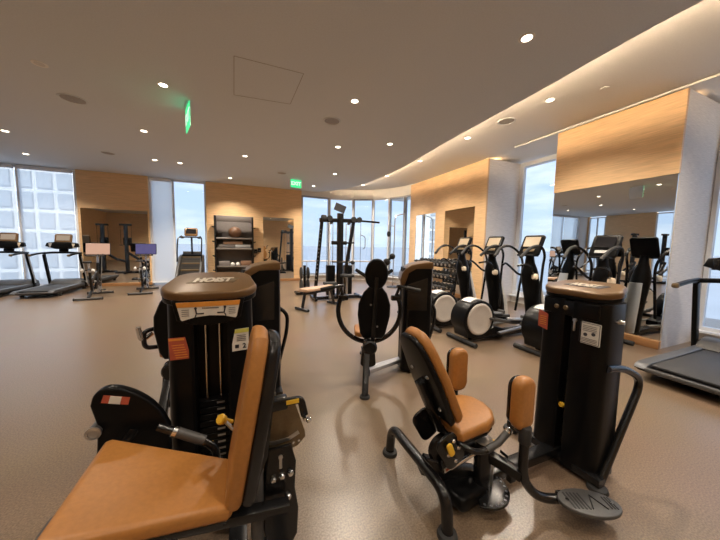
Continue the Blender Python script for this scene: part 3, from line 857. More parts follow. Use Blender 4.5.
    b = B(M); b.cyl((0.03, 1.13, 0.09), (0.03, 1.13, 0.60), 0.026, seg=14); b.build('seat_post', M_GREYP, t)
    # main frame on the floor
    b = B(M)
    b.bar([(0.13, 0.86, 0.06), (0.13, 1.55, 0.06)], 0.06, 0.08)
    b.bar([(0.13, 1.20, 0.07), (-0.62, 1.20, 0.07)], 0.07, 0.08)
    b.bar([(-0.62, 0.95, 0.06), (-0.62, 1.50, 0.06)], 0.06, 0.07)
    b.bar([(-0.05, 1.20, 0.07), (-0.05, 1.52, 0.07)], 0.06, 0.08)
    b.bar([(0.13, 1.20, 0.08), (0.13, 1.20, 0.20)], 0.07, 0.07)
    b.build('base_frame', M_BLACK, t)
    for x, y in ((0.13, 0.87), (0.13, 1.54), (-0.62, 0.96), (-0.62, 1.49)):
        b = B(M); foot_disc(b, x, y); b.build('foot', M_RUBBER, t)
    b = B(M); b.bar([(-0.30, 1.20, 0.10), (-0.30, 1.20, 0.42)], 0.06, 0.06); b.build('front_post', M_BLACK, t)
    # leg lever shield at the front (-X) with its roller
    sh = [(-0.615, 0.755), (-0.60, 0.80), (-0.56, 0.825), (-0.50, 0.81), (-0.43, 0.76), (-0.37, 0.685), (-0.335, 0.60), (-0.335, 0.44), (-0.60, 0.44), (-0.605, 0.52), (-0.595, 0.66)]
    sh = [(p.x, p.y) for p in spline([(x, z, 0) for x, z in sh[:7]], 5)] + sh[7:]
    b = B(M); b.prism(sh, 0.045, o=(0, 1.50, 0), ux=(1, 0, 0), uy=(0, 0, 1), bev=0.012); sp = b.build('lever_shield', M_SATIN, t)
    b = B(M); b.prism([(-0.575, 0.765), (-0.565, 0.797), (-0.475, 0.770), (-0.483, 0.738)], 0.003, o=(0, 1.456, 0), ux=(1, 0, 0), uy=(0, 0, 1)); lb = b.build('caution_sticker', M_RED, sp)
    b = B(M); b.prism([(-0.550, 0.759), (-0.541, 0.790), (-0.503, 0.778), (-0.511, 0.747)], 0.003, o=(0, 1.4535, 0), ux=(1, 0, 0), uy=(0, 0, 1)); b.build('sticker_symbol', M_PAPER, sp)
    b = B(M); b.cyl((-0.600, 1.505, 0.645), (-0.600, 1.437, 0.645), 0.025, seg=18, bev=0.004); rl = b.build('roller', M_GREYP, t)
    b = B(M); b.lathe([(0.028, 0), (0.028, 0.004), (0.017, 0.007), (0.017, 0.003), (0.0, 0.003)], o=(-0.600, 1.437, 0.645), axis=(0, -1, 0), seg=18); b.build('roller_cap', M_STEEL, rl)
    b = B(M); b.bar([(-0.47, 1.47, 0.62), (-0.66, 1.40, 0.34)], 0.04, 0.05); b.build('lever_arm', M_BLACK, t)
    b = B(M); b.cyl((-0.68, 0.98, 0.33), (-0.68, 1.38, 0.33), 0.055, seg=18, bev=0.01); b.build('ankle_roller', M_GREYP, t)
    # grab handle beside the seat
    b = B(M); b.tube(fillet([(-0.355, 1.36, 0.665), (-0.19, 1.34, 0.575), (-0.135, 1.33, 0.53), (-0.13, 1.33, 0.40)], 0.07), 0.017, seg=12); hd = b.build('grab_handle', M_BLACK, t)
    b = B(M); b.tube([(-0.285, 1.352, 0.628), (-0.18, 1.339, 0.570)], 0.021, seg=12); b.build('rubber_grip', M_GREYP, hd)
    for a_, b_ in (((-0.300, 1.3535, 0.636), (-0.285, 1.352, 0.628)), ((-0.131, 1.33, 0.47), (-0.130, 1.33, 0.45))):
        b = B(M); b.cyl(a_, b_, 0.023, seg=14); b.build('collar', M_CHROME, hd)
    b = B(M); b.lathe([(0.0, 0.026), (0.018, 0.026), (0.022, 0.018), (0.018, 0.0), (0.010, -0.004), (0.008, -0.05)], o=(-0.095, 1.27, 0.69), axis=(-0.6, -0.5, 0.6), seg=16); b.build('pull_knob', M_YELLOW, t)
    b = B(M); b.cyl((-0.10, 1.275, 0.69), (-0.02, 1.19, 0.64), 0.008, seg=8); b.build('knob_rod', M_CHROME, t)
    return t
leg_machine()

def thigh_machine():
    t = thing('hip_adduction_machine', 'tan-padded inner and outer thigh machine with foot plates in the right foreground', 'exercise machine', (1.3, 1.18, 0), 0)
    M = Matrix.Translation((-1.3, -1.18, 0))
    T = M @ frame_of(1.93, 1.105, math.radians(-90))
    weight_tower(t, T, h=1.15, w=0.41, d=0.26, style='thigh')
    # rear arched stabiliser
    b = B(M); b.tube(fillet([(0.92, 1.60, 0.02), (0.92, 1.58, 0.215), (0.92, 1.02, 0.215), (0.92, 1.00, 0.02)], 0.13, 8), 0.030, seg=14); b.build('rear_stabiliser', M_BLACK, t)
    for y in (1.60, 1.00):
        b = B(M); foot_disc(b, 0.92, y, 0.052); b.build('foot', M_RUBBER, t)
    # spine to the tower and its cross foot
    b = B(M); b.bar([(0.93, 1.24, 0.20), (1.10, 1.20, 0.13), (1.25, 1.17, 0.09)], 0.09, 0.07); b.bar([(1.20, 1.15, 0.075), (1.98, 1.15, 0.075)], 0.06, 0.08); b.build('spine', M_BLACK, t)
    b = B(M); b.bar([(1.955, 0.86, 0.055), (1.955, 1.49, 0.055)], 0.05, 0.06); b.build('front_crossbar', M_BLACK, t)
    for y in (0.88, 1.475):
        b = B(M); foot_disc(b, 1.955, y, 0.055); b.build('foot', M_RUBBER, t)
    b = B(M); b.box((1.13, 1.17, 0.245), (0.26, 0.05, 0.09), rot=(0, -0.25, 0), bev=0.012); b.build('seat_beam', M_BLACK, t)
    b = B(M); b.box((1.04, 1.143, 0.215), (0.065, 0.003, 0.026), rot=(0, -0.25, 0)); b.build('beam_label', M_PAPER, t)
    b = B(M); b.box((1.04, 1.141, 0.215), (0.045, 0.003, 0.014), rot=(0, -0.25, 0)); b.build('beam_label_symbol', M_RED, t)
    # seat
    so = [(-0.15, -0.13), (-0.135, -0.15), (0.04, -0.155), (0.11, -0.13), (0.155, -0.075), (0.17, 0.0), (0.155, 0.075), (0.11, 0.13), (0.04, 0.155), (-0.135, 0.15), (-0.15, 0.13)]
    SM = M @ Matrix.Translation((1.165, 1.19, 0.445)) @ Matrix.Rotation(math.radians(-6), 4, 'Y')
    b = B(SM); b.prism(so, 0.065, bev=0.024, seg=4); b.build('seat', M_TAN, t)
    b = B(SM); b.prism([(x*0.92, y*0.92) for x, y in so], 0.02, o=(0, 0, -0.021), bev=0.004); b.build('seat_pan', M_BLACK, t)
    # backrest
    c = Vector((0.900, 1.19, 0.755)); v = Vector((-0.28, 0, 0.60)).normalized(); u = Vector((0, 1, 0)); n_ = u.cross(v)
    ob = [(-0.12, -0.255), (0.12, -0.255), (0.14, -0.22), (0.145, 0.02), (0.12, 0.17), (0.095, 0.245), (0.055, 0.278), (0, 0.285), (-0.055, 0.278), (-0.095, 0.245), (-0.12, 0.17), (-0.145, 0.02), (-0.14, -0.22)]
    b = B(M); b.prism(ob, 0.055, o=c, ux=u, uy=v, bev=0.022, seg=4); b.build('backrest', M_TAN, t)
    b = B(M); b.prism([(x*0.97, y*0.97) for x, y in ob], 0.03, o=c-n_*0.030, ux=u, uy=v, bev=0.010, seg=3); b.build('backrest_shell', M_SATIN, t)
    for a_ in (-0.07, 0.07):
        for q in (-0.16, 0.05):
            b = B(M); b.lathe([(0.010, 0), (0.010, 0.006), (0.006, 0.010), (0, 0.010)], o=c-n_*0.030+u*a_+v*q, axis=-n_, seg=10); b.build('bolt', M_STEEL, t)
    b = B(M); b.bar([c-n_*0.05+v*0.0, c-n_*0.05-v*0.32, (1.10, 1.18, 0.40)], 0.05, 0.045, side=(0, 1, 0)); b.build('backrest_upright', M_BLACK, t)
    # tilting bracket with a yellow lever behind the seat
    b = B(M); b.prism(rrect(0.13, 0.20, 0.045), 0.016, o=(0.98, 1.30, 0.40), ux=(0.85, 0, 0.5), uy=(-0.5, 0, 0.85), bev=0.004); b.build('pivot_plate', M_BLACK, t)
    b = B(M); b.prism(rrect(0.13, 0.20, 0.045), 0.016, o=(0.98, 1.08, 0.39), ux=(0.85, 0, 0.5), uy=(-0.5, 0, 0.85), bev=0.004); b.build('pivot_plate', M_BLACK, t)
    for dx, dz in ((0.0, 0.06), (0.035, 0.015), (-0.03, -0.01), (0.02, -0.055)):
        b = B(M); b.lathe([(0.011, 0), (0.011, 0.008), (0.007, 0.012), (0, 0.012)], o=(0.985+dx, 1.064, 0.39+dz), axis=(0, -1, 0), seg=10); b.build('bolt', M_CHROME, t)
    b = B(M); b.prism(rrect(0.034, 0.075, 0.015), 0.012, o=(0.955, 1.05, 0.42), ux=(0.9, 0, 0.4), uy=(-0.4, 0, 0.9), bev=0.004); b.build('tilt_lever', M_YELLOW, t)
    # grab handles
    for s in (-1, 1):
        y = 1.18+s*0.175
        b = B(M); b.tube(fillet([(1.02, 1.18+s*0.05, 0.43), (1.03, y, 0.43), (1.12, y, 0.385), (1.24, y, 0.405), (1.315, y, 0.455)], 0.05), 0.015, seg=10); h_ = b.build('grab_handle', M_BLACK, t)
        b = B(M); b.tube([(1.16, y, 0.390), (1.24, y, 0.407), (1.305, y, 0.449)], 0.019, seg=10); b.build('rubber_grip', M_GREYP, h_)
        b = B(M); b.cyl((1.305, y, 0.449), (1.325, y, 0.463), 0.020, seg=12, bev=0.003); b.build('end_cap', M_CHROME, h_)
    # pivot post with sector plate
    b = B(M); b.cyl((1.24, 1.10, 0.04), (1.24, 1.10, 0.36), 0.045, seg=18, bev=0.004); b.build('pivot_post', M_BLACK, t)
    b = B(M); b.lathe([(0.0, 0.02), (0.03, 0.02), (0.05, 0.008), (0.05, 0.0), (0.0, 0.0)], o=(1.24, 1.10, 0.36), seg=18); b.build('post_cap', M_STEEL, t)
    b = B(M); b.lathe([(0.017, -0.005), (0.02, 0.0), (0.02, 0.012), (0.011, 0.018), (0.0, 0.018)], o=(1.295, 1.075, 0.34), seg=14); b.build('release_knob', M_YELLOW, t)
    b = B(M); b.cyl((1.295, 1.075, 0.08), (1.295, 1.075, 0.34), 0.007, seg=8); b.build('release_rod', M_STEEL, t)
    arc = [(0.145*math.cos(math.radians(a)), 0.145*math.sin(math.radians(a))) for a in range(-140, 61, 10)]+[(0.03, 0.05), (-0.05, 0.0)]
    b = B(M); b.prism(arc, 0.014, o=(1.25, 1.10, 0.065), bev=0.003); sec = b.build('range_sector', M_BLACK, t)
    b = B(M)
    for a in range(-130, 51, 15): b.cyl((1.25+0.128*math.cos(math.radians(a)), 1.10+0.128*math.sin(math.radians(a)), 0.079), (1.25+0.128*math.cos(math.radians(a)), 1.10+0.128*math.sin(math.radians(a)), 0.081), 0.007, seg=8)
    b.build('sector_holes', M_BLUEGREY, sec)
    b = B(M); b.box((1.395, 1.03, 0.14), (0.045, 0.03, 0.045), bev=0.004); b.build('stop_block', M_RUBBER, t)
    b = B(M); b.prism(oval(0.20, 0.16, 0.26), 0.09, o=(1.15, 1.13, 0.115), ux=(0, 1, 0), uy=(1, 0, 0), bev=0.03); b.build('cam_cover', M_SATIN, t)
    b = B(M); b.cyl((1.0, 1.09, 0.27), (1.14, 1.06, 0.34), 0.011, seg=10); b.cyl((1.07, 1.075, 0.305), (1.17, 1.055, 0.355), 0.007, seg=8); b.build('gas_strut', M_CHROME, t)
    b = B(M); b.lathe([(0.0, 0.02), (0.075, 0.02), (0.085, 0.0), (0.0, 0.0)], o=(1.02, 1.20, 0.31), axis=(0, -1, 0), seg=22); b.build('cam_wheel', M_BLACK, t)
    # swinging arms with thigh pads and foot plates
    for s, yp in ((-1, 0.925), (1, 1.425)):
        xp = 1.335 if s < 0 else 1.30
        b = B(M); b.bar([(1.26, 1.12+s*0.03, 0.275), (xp, yp, 0.255)], 0.055, 0.05); b.box((xp-0.02, (yp+1.12)/2, 0.31), (0.003, 0.05, 0.018)); b.build('swing_arm', M_BLACK, t)
        b = B(M); b.tube(fillet([(xp, yp, 0.52), (xp, yp, 0.24), (xp+0.11, yp+s*0.02, 0.105), (xp+0.28, yp+s*0.08, 0.095)], 0.13, 8), 0.024, seg=14); b.build('arm_tube', M_BLACK, t)
        po = [(a*1.0, q) for a, q in rrect(0.125, 0.285, 0.055, 7)]
        b = B(M); b.prism(po, 0.07, o=(xp+0.005, yp+(0.005 if s > 0 else 0.065), 0.643), ux=(0.9, 0, 0.0), uy=(0, 0, 1), bev=0.026, seg=4); pd = b.build('thigh_pad', M_TAN, t)
        b = B(M); b.cyl((xp, yp, 0.44), (xp, yp, 0.53), 0.030, seg=14, bev=0.004); b.build('pad_socket', M_RUBBER, pd)
        b = B(M); b.prism([(a*0.9, q*0.9) for a, q in po], 0.016, o=(xp+0.005, yp+(0.022 if s > 0 else 0.078), 0.643), ux=(1, 0, 0), uy=(0, 0, 1), bev=0.003); b.build('pad_backing', M_BLACK, pd)
        PM = M @ Matrix.Translation((xp+0.325, yp+s*0.105, 0.125)) @ Matrix.Rotation(math.radians(-28*s*-1 if s < 0 else -28), 4, 'Z') @ Matrix.Rotation(math.radians(8), 4, 'Y')
        PM = M @ Matrix.Translation((xp+0.335, yp+s*0.140, 0.115)) @ Matrix.Rotation(math.radians(22*s), 4, 'Z') @ Matrix.Rotation(math.radians(4), 4, 'Y')
        ft = [(0.085*math.cos(2*PI*k/28), 0.170*math.sin(2*PI*k/28)*(1.0 if math.sin(2*PI*k/28) > 0 else 0.92)) for k in range(28)]
        b = B(PM); b.prism(ft, 0.022, ux=(0, 1, 0), uy=(1, 0, 0), bev=0.006); fp = b.build('foot_plate', M_GREYP, t)
        b = B(PM)
        for k in range(5): b.box((-0.10+k*0.022, 0, 0.0) if False else (-0.105+k*0.02, 0, 0.001), (0.007, 0.095, 0.004))
        for k in range(3): b.box((0.10+k*0.016, 0, 0.001), (0.006, 0.070, 0.004))
        b.bar([(-0.01, -0.045, 0.002), (0.035, 0.04, 0.002), (0.075, -0.04, 0.002)], 0.008, 0.004, bev=0.001)
        b.build('tread_pattern', M_RUBBER, fp)
        b = B(PM); b.box((-0.03, -s*0.045, -0.028), (0.20, 0.05, 0.05), bev=0.008); b.build('plate_bracket', M_BLACK, fp)
        for q in (-0.115, 0.125):
            b = B(PM); b.cyl((q, 0, 0.0), (q, 0, 0.006), 0.009, seg=10); b.build('bolt', M_CHROME, fp)
    # assist handle on the tower's near side
    b = B(M); b.tube(fillet([(1.99, 0.905, 0.745), (2.16, 0.90, 0.725), (2.38, 0.895, 0.62), (1.985, 0.885, 0.03)], 0.13, 8), 0.022, seg=14); b.build('tower_handle', M_BLACK, t)
    return t
thigh_machine()

def press_machine(label, loc, rz, tower, rings=True, grp=None):
    """tower to the right of the user, user faces +Y, back of the seat towards the viewer"""
    t = thing('chest_press_machine', label, 'exercise machine', (*loc, 0), rz, grp)
    M = Matrix.Translation((-1.15, -2.8, 0))
    T = frame_of(*loc, rz).inverted() @ frame_of(*tower)
    weight_tower(t, T, h=1.23, w=0.40, d=0.33, style='press')
    tw = T @ Vector((0, 0.05, 0)); tw = Vector((tw.x+1.15, tw.y+2.8, 0))
    b = B(T); b.tube(fillet([(-0.16, 0.31, 0.80), (-0.16, 0.44, 0.70), (-0.16, 0.43, 0.50), (-0.17, 0.33, 0.10)], 0.10), 0.02, seg=12); b.build('tower_handle', M_BLACK, t)
    b = B(T); b.bar([(-0.30, 0.30, 0.045), (0.30, 0.30, 0.045)], 0.05, 0.06); b.bar([(0, -0.02, 0.045), (0, 0.30, 0.045)], 0.05, 0.06); b.build('tower_base', M_BLACK, t)
    for x in (-0.29, 0.29):
        b = B(T); foot_disc(b, x, 0.30, 0.05); b.build('foot', M_RUBBER, t)
    for x, y in ((1.085, 2.31), (1.13, 3.40)):
        b = B(M); foot_disc(b, x, y, 0.05); b.build('foot', M_RUBBER, t)
    for y, z in ((2.60, 0.125), (2.71, 0.105)):
        b = B(M); b.bar([(1.14, y, z), (tw.x, tw.y+(y-2.65)*0.6, z-0.02)], 0.045, 0.05); b.build('link_tube', M_STEEL, t)
    b = B(M); b.bar([(1.085, 2.30, 0.03), (1.10, 2.42, 0.22), (1.125, 2.58, 0.46)], 0.05, 0.06); b.build('rear_leg', M_BLACK, t)
    b = B(M); b.bar([(1.12, 2.55, 0.13), (1.13, 3.42, 0.06)], 0.07, 0.06); b.build('spine', M_BLACK, t)
    b = B(M); b.bar([(1.14, 2.93, 0.10), (1.14, 2.93, 0.44)], 0.07, 0.07); b.build('seat_post', M_BLACK, t)
    b = B(M); b.prism(rrect(0.30, 0.36, 0.07), 0.06, o=(1.14, 2.90, 0.45), bev=0.02, seg=4); b.build('seat', M_TAN, t)
    v = Vector((0.03, -0.10, 1)).normalized(); u = Vector((1, 0, -0.03)).normalized()
    c = Vector((1.18, 2.60, 0.76))
    nn = u.cross(v)
    ob = [(-0.10, -0.27), (0.10, -0.27), (0.135, -0.21), (0.168, -0.02), (0.165, 0.10), (0.12, 0.22), (0.07, 0.28), (-0.07, 0.28), (-0.12, 0.22), (-0.165, 0.10), (-0.168, -0.02), (-0.135, -0.21)]
    b = B(M); b.prism(ob, 0.05, o=c, ux=u, uy=v, bev=0.022, seg=4); b.build('backrest_shell', M_SATIN, t)
    b = B(M); b.prism([(x*0.96, y*0.96) for x, y in ob], 0.05, o=c-nn*0.045, ux=u, uy=v, bev=0.02, seg=4); b.build('backrest', M_TAN, t)
    c2 = c+v*0.415
    if rings:
        hp = [(0.118*math.cos(2*PI*k/20), 0.160*math.sin(2*PI*k/20)) for k in range(20)]
        b = B(M); b.prism(hp, 0.06, o=c2, ux=u, uy=v, bev=0.025, seg=4); b.build('headrest_shell', M_SATIN, t)
        b = B(M); b.prism([(x*0.95, y*0.95) for x, y in hp], 0.045, o=c2-nn*0.04, ux=u, uy=v, bev=0.018, seg=4); b.build('headrest', M_TAN, t)
    b = B(M); b.bar([c+nn*0.06-v*0.30, c+nn*0.07+v*(0.40 if rings else 0.2)], 0.045, 0.04, side=(1, 0, 0)); b.build('backrest_upright', M_BLACK, t)
    b = B(M); b.lathe([(0.0, 0.05), (0.06, 0.05), (0.075, 0.035), (0.075, 0.0)], o=(1.14, 2.53, 0.42), axis=(0, -1, 0), seg=20); b.build('pivot_hub', M_BLACK, t)
    b = B(M); b.prism(oval(0.16, 0.12, 0.30), 0.03, o=(1.13, 2.58, 0.34), ux=(1, 0, 0), uy=(0, 0, 1), bev=0.008); b.build('pivot_plate', M_BLACK, t)
    for q, z in ((0.04, -0.13), (-0.04, 0.10)):
        b = B(M); b.lathe([(0.010, 0), (0.010, 0.006), (0, 0.009)], o=c+nn*0.052+u*q+v*z, axis=nn, seg=10); b.build('bolt', M_STEEL, t)
    for s in (-1, 1):
        if rings:
            pts = []
            for a in range(62, -96, -8):
                a_ = math.radians(a)
                pts.append((1.15+s*0.345*math.cos(a_), 2.78, 0.74+0.355*math.sin(a_)))
            pts = pts[4:]
            b = B(M); b.tube(pts, 0.026, seg=12); b.build('press_arm', M_BLACK, t)
        if not rings:
            b = B(M); b.tube(fillet([(1.15+s*0.17, 2.66, 0.70), (1.15+s*0.23, 2.60, 0.66), (1.15+s*0.24, 2.58, 0.78)], 0.04), 0.018, seg=10); b.build('side_handle', M_CHROME, t)
            b = B(M); b.tube(fillet([(1.15+s*0.15, 2.66, 0.74), (1.15+s*0.22, 2.62, 0.73), (1.15+s*0.21, 2.60, 0.60), (1.15+s*0.13, 2.64, 0.59)], 0.05), 0.018, seg=10); b.build('adjuster_loop', M_BLACK, t)
            continue
        x = 1.15+s*0.30
        b = B(M); b.tube(fillet([(x-s*0.015, 2.78, 0.895), (x+s*0.03, 2.78, 1.00), (x-s*0.02, 2.70, 1.03), (x+s*0.10, 2.66, 1.015), (x+s*0.22, 2.66, 0.985)], 0.05), 0.017, seg=10); h_ = b.build('press_handle', M_BLACK, t)
        b = B(M); b.tube([(x+s*0.08, 2.66, 1.018), (x+s*0.225, 2.66, 0.984)], 0.022, seg=10); b.build('rubber_grip', M_RUBBER, h_)
        b = B(M); b.box((x-s*0.01, 2.78, 0.885), (0.11, 0.07, 0.06), bev=0.015); b.build('arm_joint', M_BLACK, t)
        b = B(M); b.ball((x-s*0.19, 2.74, 1.22+0.02*s), 0.04, (1, .9, 1)) if False else b.cyl((1.18+s*0.09, 2.60, 1.14), (1.18+s*0.19, 2.66, 1.20), 0.018, seg=10); b.build('head_bracket', M_BLACK, t)
    if rings:
        b = B(M); b.ball((1.315, 2.70, 1.285), 0.038); b.ball((1.375, 2.70, 1.345), 0.032); b.cyl((1.315, 2.70, 1.285), (1.30, 2.68, 1.15), 0.014, seg=8); b.cyl((1.315, 2.70, 1.285), (1.375, 2.70, 1.345), 0.012, seg=8); b.build('adjuster_knobs', M_RUBBER, t)
    return t
press_machine('black-backed press machine with curved ring arms in the middle of the floor', (1.27, 2.76), math.radians(-20), (1.72, 2.83, math.radians(-116)))
press_machine('press machine mostly hidden behind the placarded tower at left', (-0.545, 2.85), 0.0, (-0.02, 2.88, math.radians(-90)), rings=False)

# =================================================================== ELLIPTICALS
def make_elliptical(lit=True):
    """local: origin at the rear end centre, user faces +X, length 2 m"""
    t = thing('elliptical_trainer', 'elliptical', 'elliptical trainer', (0, 0, 0), 0, 'ellipticals along the mirror')
    yb = 0.0
    # rear drive housing, a drum on its side
    prof = []
    for a in range(0, 361, 15):
        pass
    dr = [(0.285*math.cos(math.radians(a)), 0.285*math.sin(math.radians(a))) for a in range(-40, 221, 10)]
    dr = [(x, z) for x, z in dr]+[(-0.20, -0.27), (0.22, -0.27), (0.52, -0.29), (0.52, -0.20), (0.30, -0.14)]
    dr = [(x*1.06, z*1.0+0.0) for x, z in dr]
    b = B(); b.prism(dr, 0.30, o=(0.27, 0.15, 0.375), ux=(1, 0, 0), uy=(0, 0, 1), bev=0.02); b.build('drive_housing', M_SATIN, t)
    b = B(); b.loft([[(0.27+r_*math.cos(a0), y, 0.375+r_*math.sin(a0)) for y in (-0.09, 0.09) for r_ in ((0.288, 0.302) if y < 0 else (0.302, 0.288))] for a0 in [math.radians(a) for a in range(72, 125, 8)]]); b.build('housing_highlight', M_SILVER, t)  # pale strip stands in for the highlight on top of the drum
    for s in (-1, 1):
        y = s*0.151
        b = B(); b.lathe([(0.0, 0.012), (0.10, 0.014), (0.185, 0.014), (0.20, 0.020), (0.225, 0.022), (0.240, 0.014), (0.245, 0.0), (0.0, 0.0)], o=(0.27, y, 0.375), axis=(0, s, 0), seg=40); dk = b.build('crank_disc', M_DISC, t)
        b = B(); b.cyl((0.27-0.20*s, y+s*0.015, 0.375), (0.27-0.20*s, y+s*0.075, 0.375), 0.022, seg=12, bev=0.003); b.build('crank_pin', M_GREYP, dk)
        # pedal arm from the crank to the rail, with its pedal
        b = B(); b.bar([(0.27-0.22*s, y+s*0.06, 0.375), (0.85, y+s*0.075, 0.30), (1.35, y+s*0.07, 0.255)], 0.05, 0.04); b.build('pedal_arm', M_GREYP, t)
        b = B(); b.prism(oval(0.13, 0.14, 0.36), 0.025, o=(0.98, y+s*0.07, 0.325), ux=(0, -1, 0), uy=(1, 0, -0.10), bev=0.008); pdl = b.build('pedal', M_STEEL, t)
        b = B(); b.prism([(-0.06, 0.15), (0.06, 0.15), (0.06, 0.19), (-0.06, 0.19)], 0.07, o=(0.98, y+s*0.07, 0.325), ux=(0, -1, 0), uy=(1, 0, -0.10), bev=0.01); b.build('toe_stop', M_GREYP, pdl)
        # moving bar: from the low pivot up past the console and back towards the user
        pts = spline([(1.50, y+s*0.07, 0.34), (1.53, y+s*0.04, 0.80), (1.56, y+s*0.03, 1.15), (1.52, y+s*0.07, 1.36), (1.34, y+s*0.12, 1.49), (1.12, y+s*0.12, 1.47), (0.94, y+s*0.09, 1.32)], 6)
        b = B(); b.tube(pts, 0.020, seg=9); mb = b.build('moving_bar', M_BLACK, t)
        b = B(); b.tube(pts[-11:], 0.025, seg=9); b.build('rubber_grip', M_RUBBER, mb)
        # fixed handles: wavy bars under the console
        b = B(); b.tube(spline([(1.52, s*0.05, 0.98), (1.40, s*0.14, 1.02), (1.26, s*0.20, 1.15), (1.14, s*0.19, 1.20), (1.02, s*0.13, 1.18)], 6), 0.018, seg=8); b.build('fixed_handle', M_BLACK, t)
    # base
    b = B(); b.bar([(0.20, 0, 0.07), (1.92, 0, 0.07)], 0.08, 0.16, bev=0.015); b.build('base_rail', M_BLACK, t)
    b = B(); b.tube([(0.07, -0.30, 0.035), (0.07, 0.30, 0.035)], 0.035, seg=10); b.build('rear_stabiliser', M_RUBBER, t)
    b = B(); b.tube([(1.88, -0.30, 0.035), (1.88, 0.30, 0.035)], 0.035, seg=10); b.build('front_stabiliser', M_RUBBER, t)
    for s in (-1, 1):
        b = B(); b.bar([(0.62, s*0.20, 0.14), (1.56, s*0.16, 0.20)], 0.035, 0.06, bev=0.01); b.build('roller_ramp', M_STEEL, t)
    # front column: bulging boot that narrows to the console
    sec = []
    for z, cx, rx, ry in ((0.10, 1.72, 0.17, 0.12), (0.35, 1.69, 0.165, 0.12), (0.62, 1.62, 0.16, 0.12), (0.86, 1.55, 0.16, 0.125), (1.02, 1.51, 0.15, 0.12), (1.12, 1.50, 0.125, 0.10), (1.22, 1.49, 0.085, 0.07), (1.38, 1.48, 0.06, 0.05)):
        sec.append([(cx+rx*math.cos(2*PI*k/16), ry*math.sin(2*PI*k/16), z) for k in range(16)])
    b = B(); b.loft(sec); b.build('front_column', M_SATIN, t)
    sec = []
    for z, cx, rx, ry in ((0.10, 1.86, 0.10, 0.118), (0.35, 1.82, 0.09, 0.117), (0.62, 1.745, 0.07, 0.105), (0.92, 1.665, 0.055, 0.085)):
        sec.append([(cx+rx*math.cos(2*PI*k/16), ry*math.sin(2*PI*k/16), z) for k in range(16)])
    b = B(); b.loft(sec); b.build('column_cover', M_PALE, t)
    CM = Matrix.Translation((1.47, 0, 1.53)) @ Matrix.Rotation(math.radians(24), 4, 'Y')
    b = B(CM); b.prism(rrect(0.36, 0.37, 0.04), 0.05, o=(0.02, 0.0, 0), ux=(0, 1, 0), uy=(0, 0, 1), bev=0.012); cn = b.build('console', M_SATIN, t)
    b = B(CM); b.box((0.014, 0, 0.055), (0.014, 0.265, 0.175), bev=0.003, seg=1); b.build('screen', M_SCREEN_W if lit else M_SCREEN_OFF, cn)
    b = B(CM); b.box((0.012, 0, -0.105), (0.016, 0.20, 0.05), bev=0.005, seg=1); b.build('button_strip', M_OLIVE if lit else M_SILVER, cn)
    b = B(); b.box((1.42, 0, 1.345), (0.14, 0.30, 0.035), bev=0.012); b.build('cup_tray', M_BLACK, t)
    b = B(); b.lathe([(0.0, 0.05), (0.035, 0.045), (0.05, 0.02), (0.05, -0.03), (0.03, -0.05), (0.0, -0.05)], o=(1.40, -0.17, 1.0), axis=(0, 0, 1), seg=14); b.build('towel_holder', M_CREAM, t)
    return t
e0 = make_elliptical(True)
for i, (x, y, lb) in enumerate([
    (3.0, 3.25, 'elliptical trainer with its whole pale disc in view in front of the grey pier'),
    (2.98, 4.02, 'elliptical trainer second along the row, pale disc just left of the nearer one'),
    (3.0, 4.85, 'elliptical trainer farthest along the row, beside the dumbbell rack')]):
    if i == 0: e0.location = (x, y, 0); e0['label'] = lb
    else: dup(e0, (x, y, 0), None, lb)
e3 = make_elliptical(False)
e3.location = (3.60, 2.50, 0); e3['label'] = 'elliptical trainer with a dark screen in front of the large mirror, behind the thigh machine'

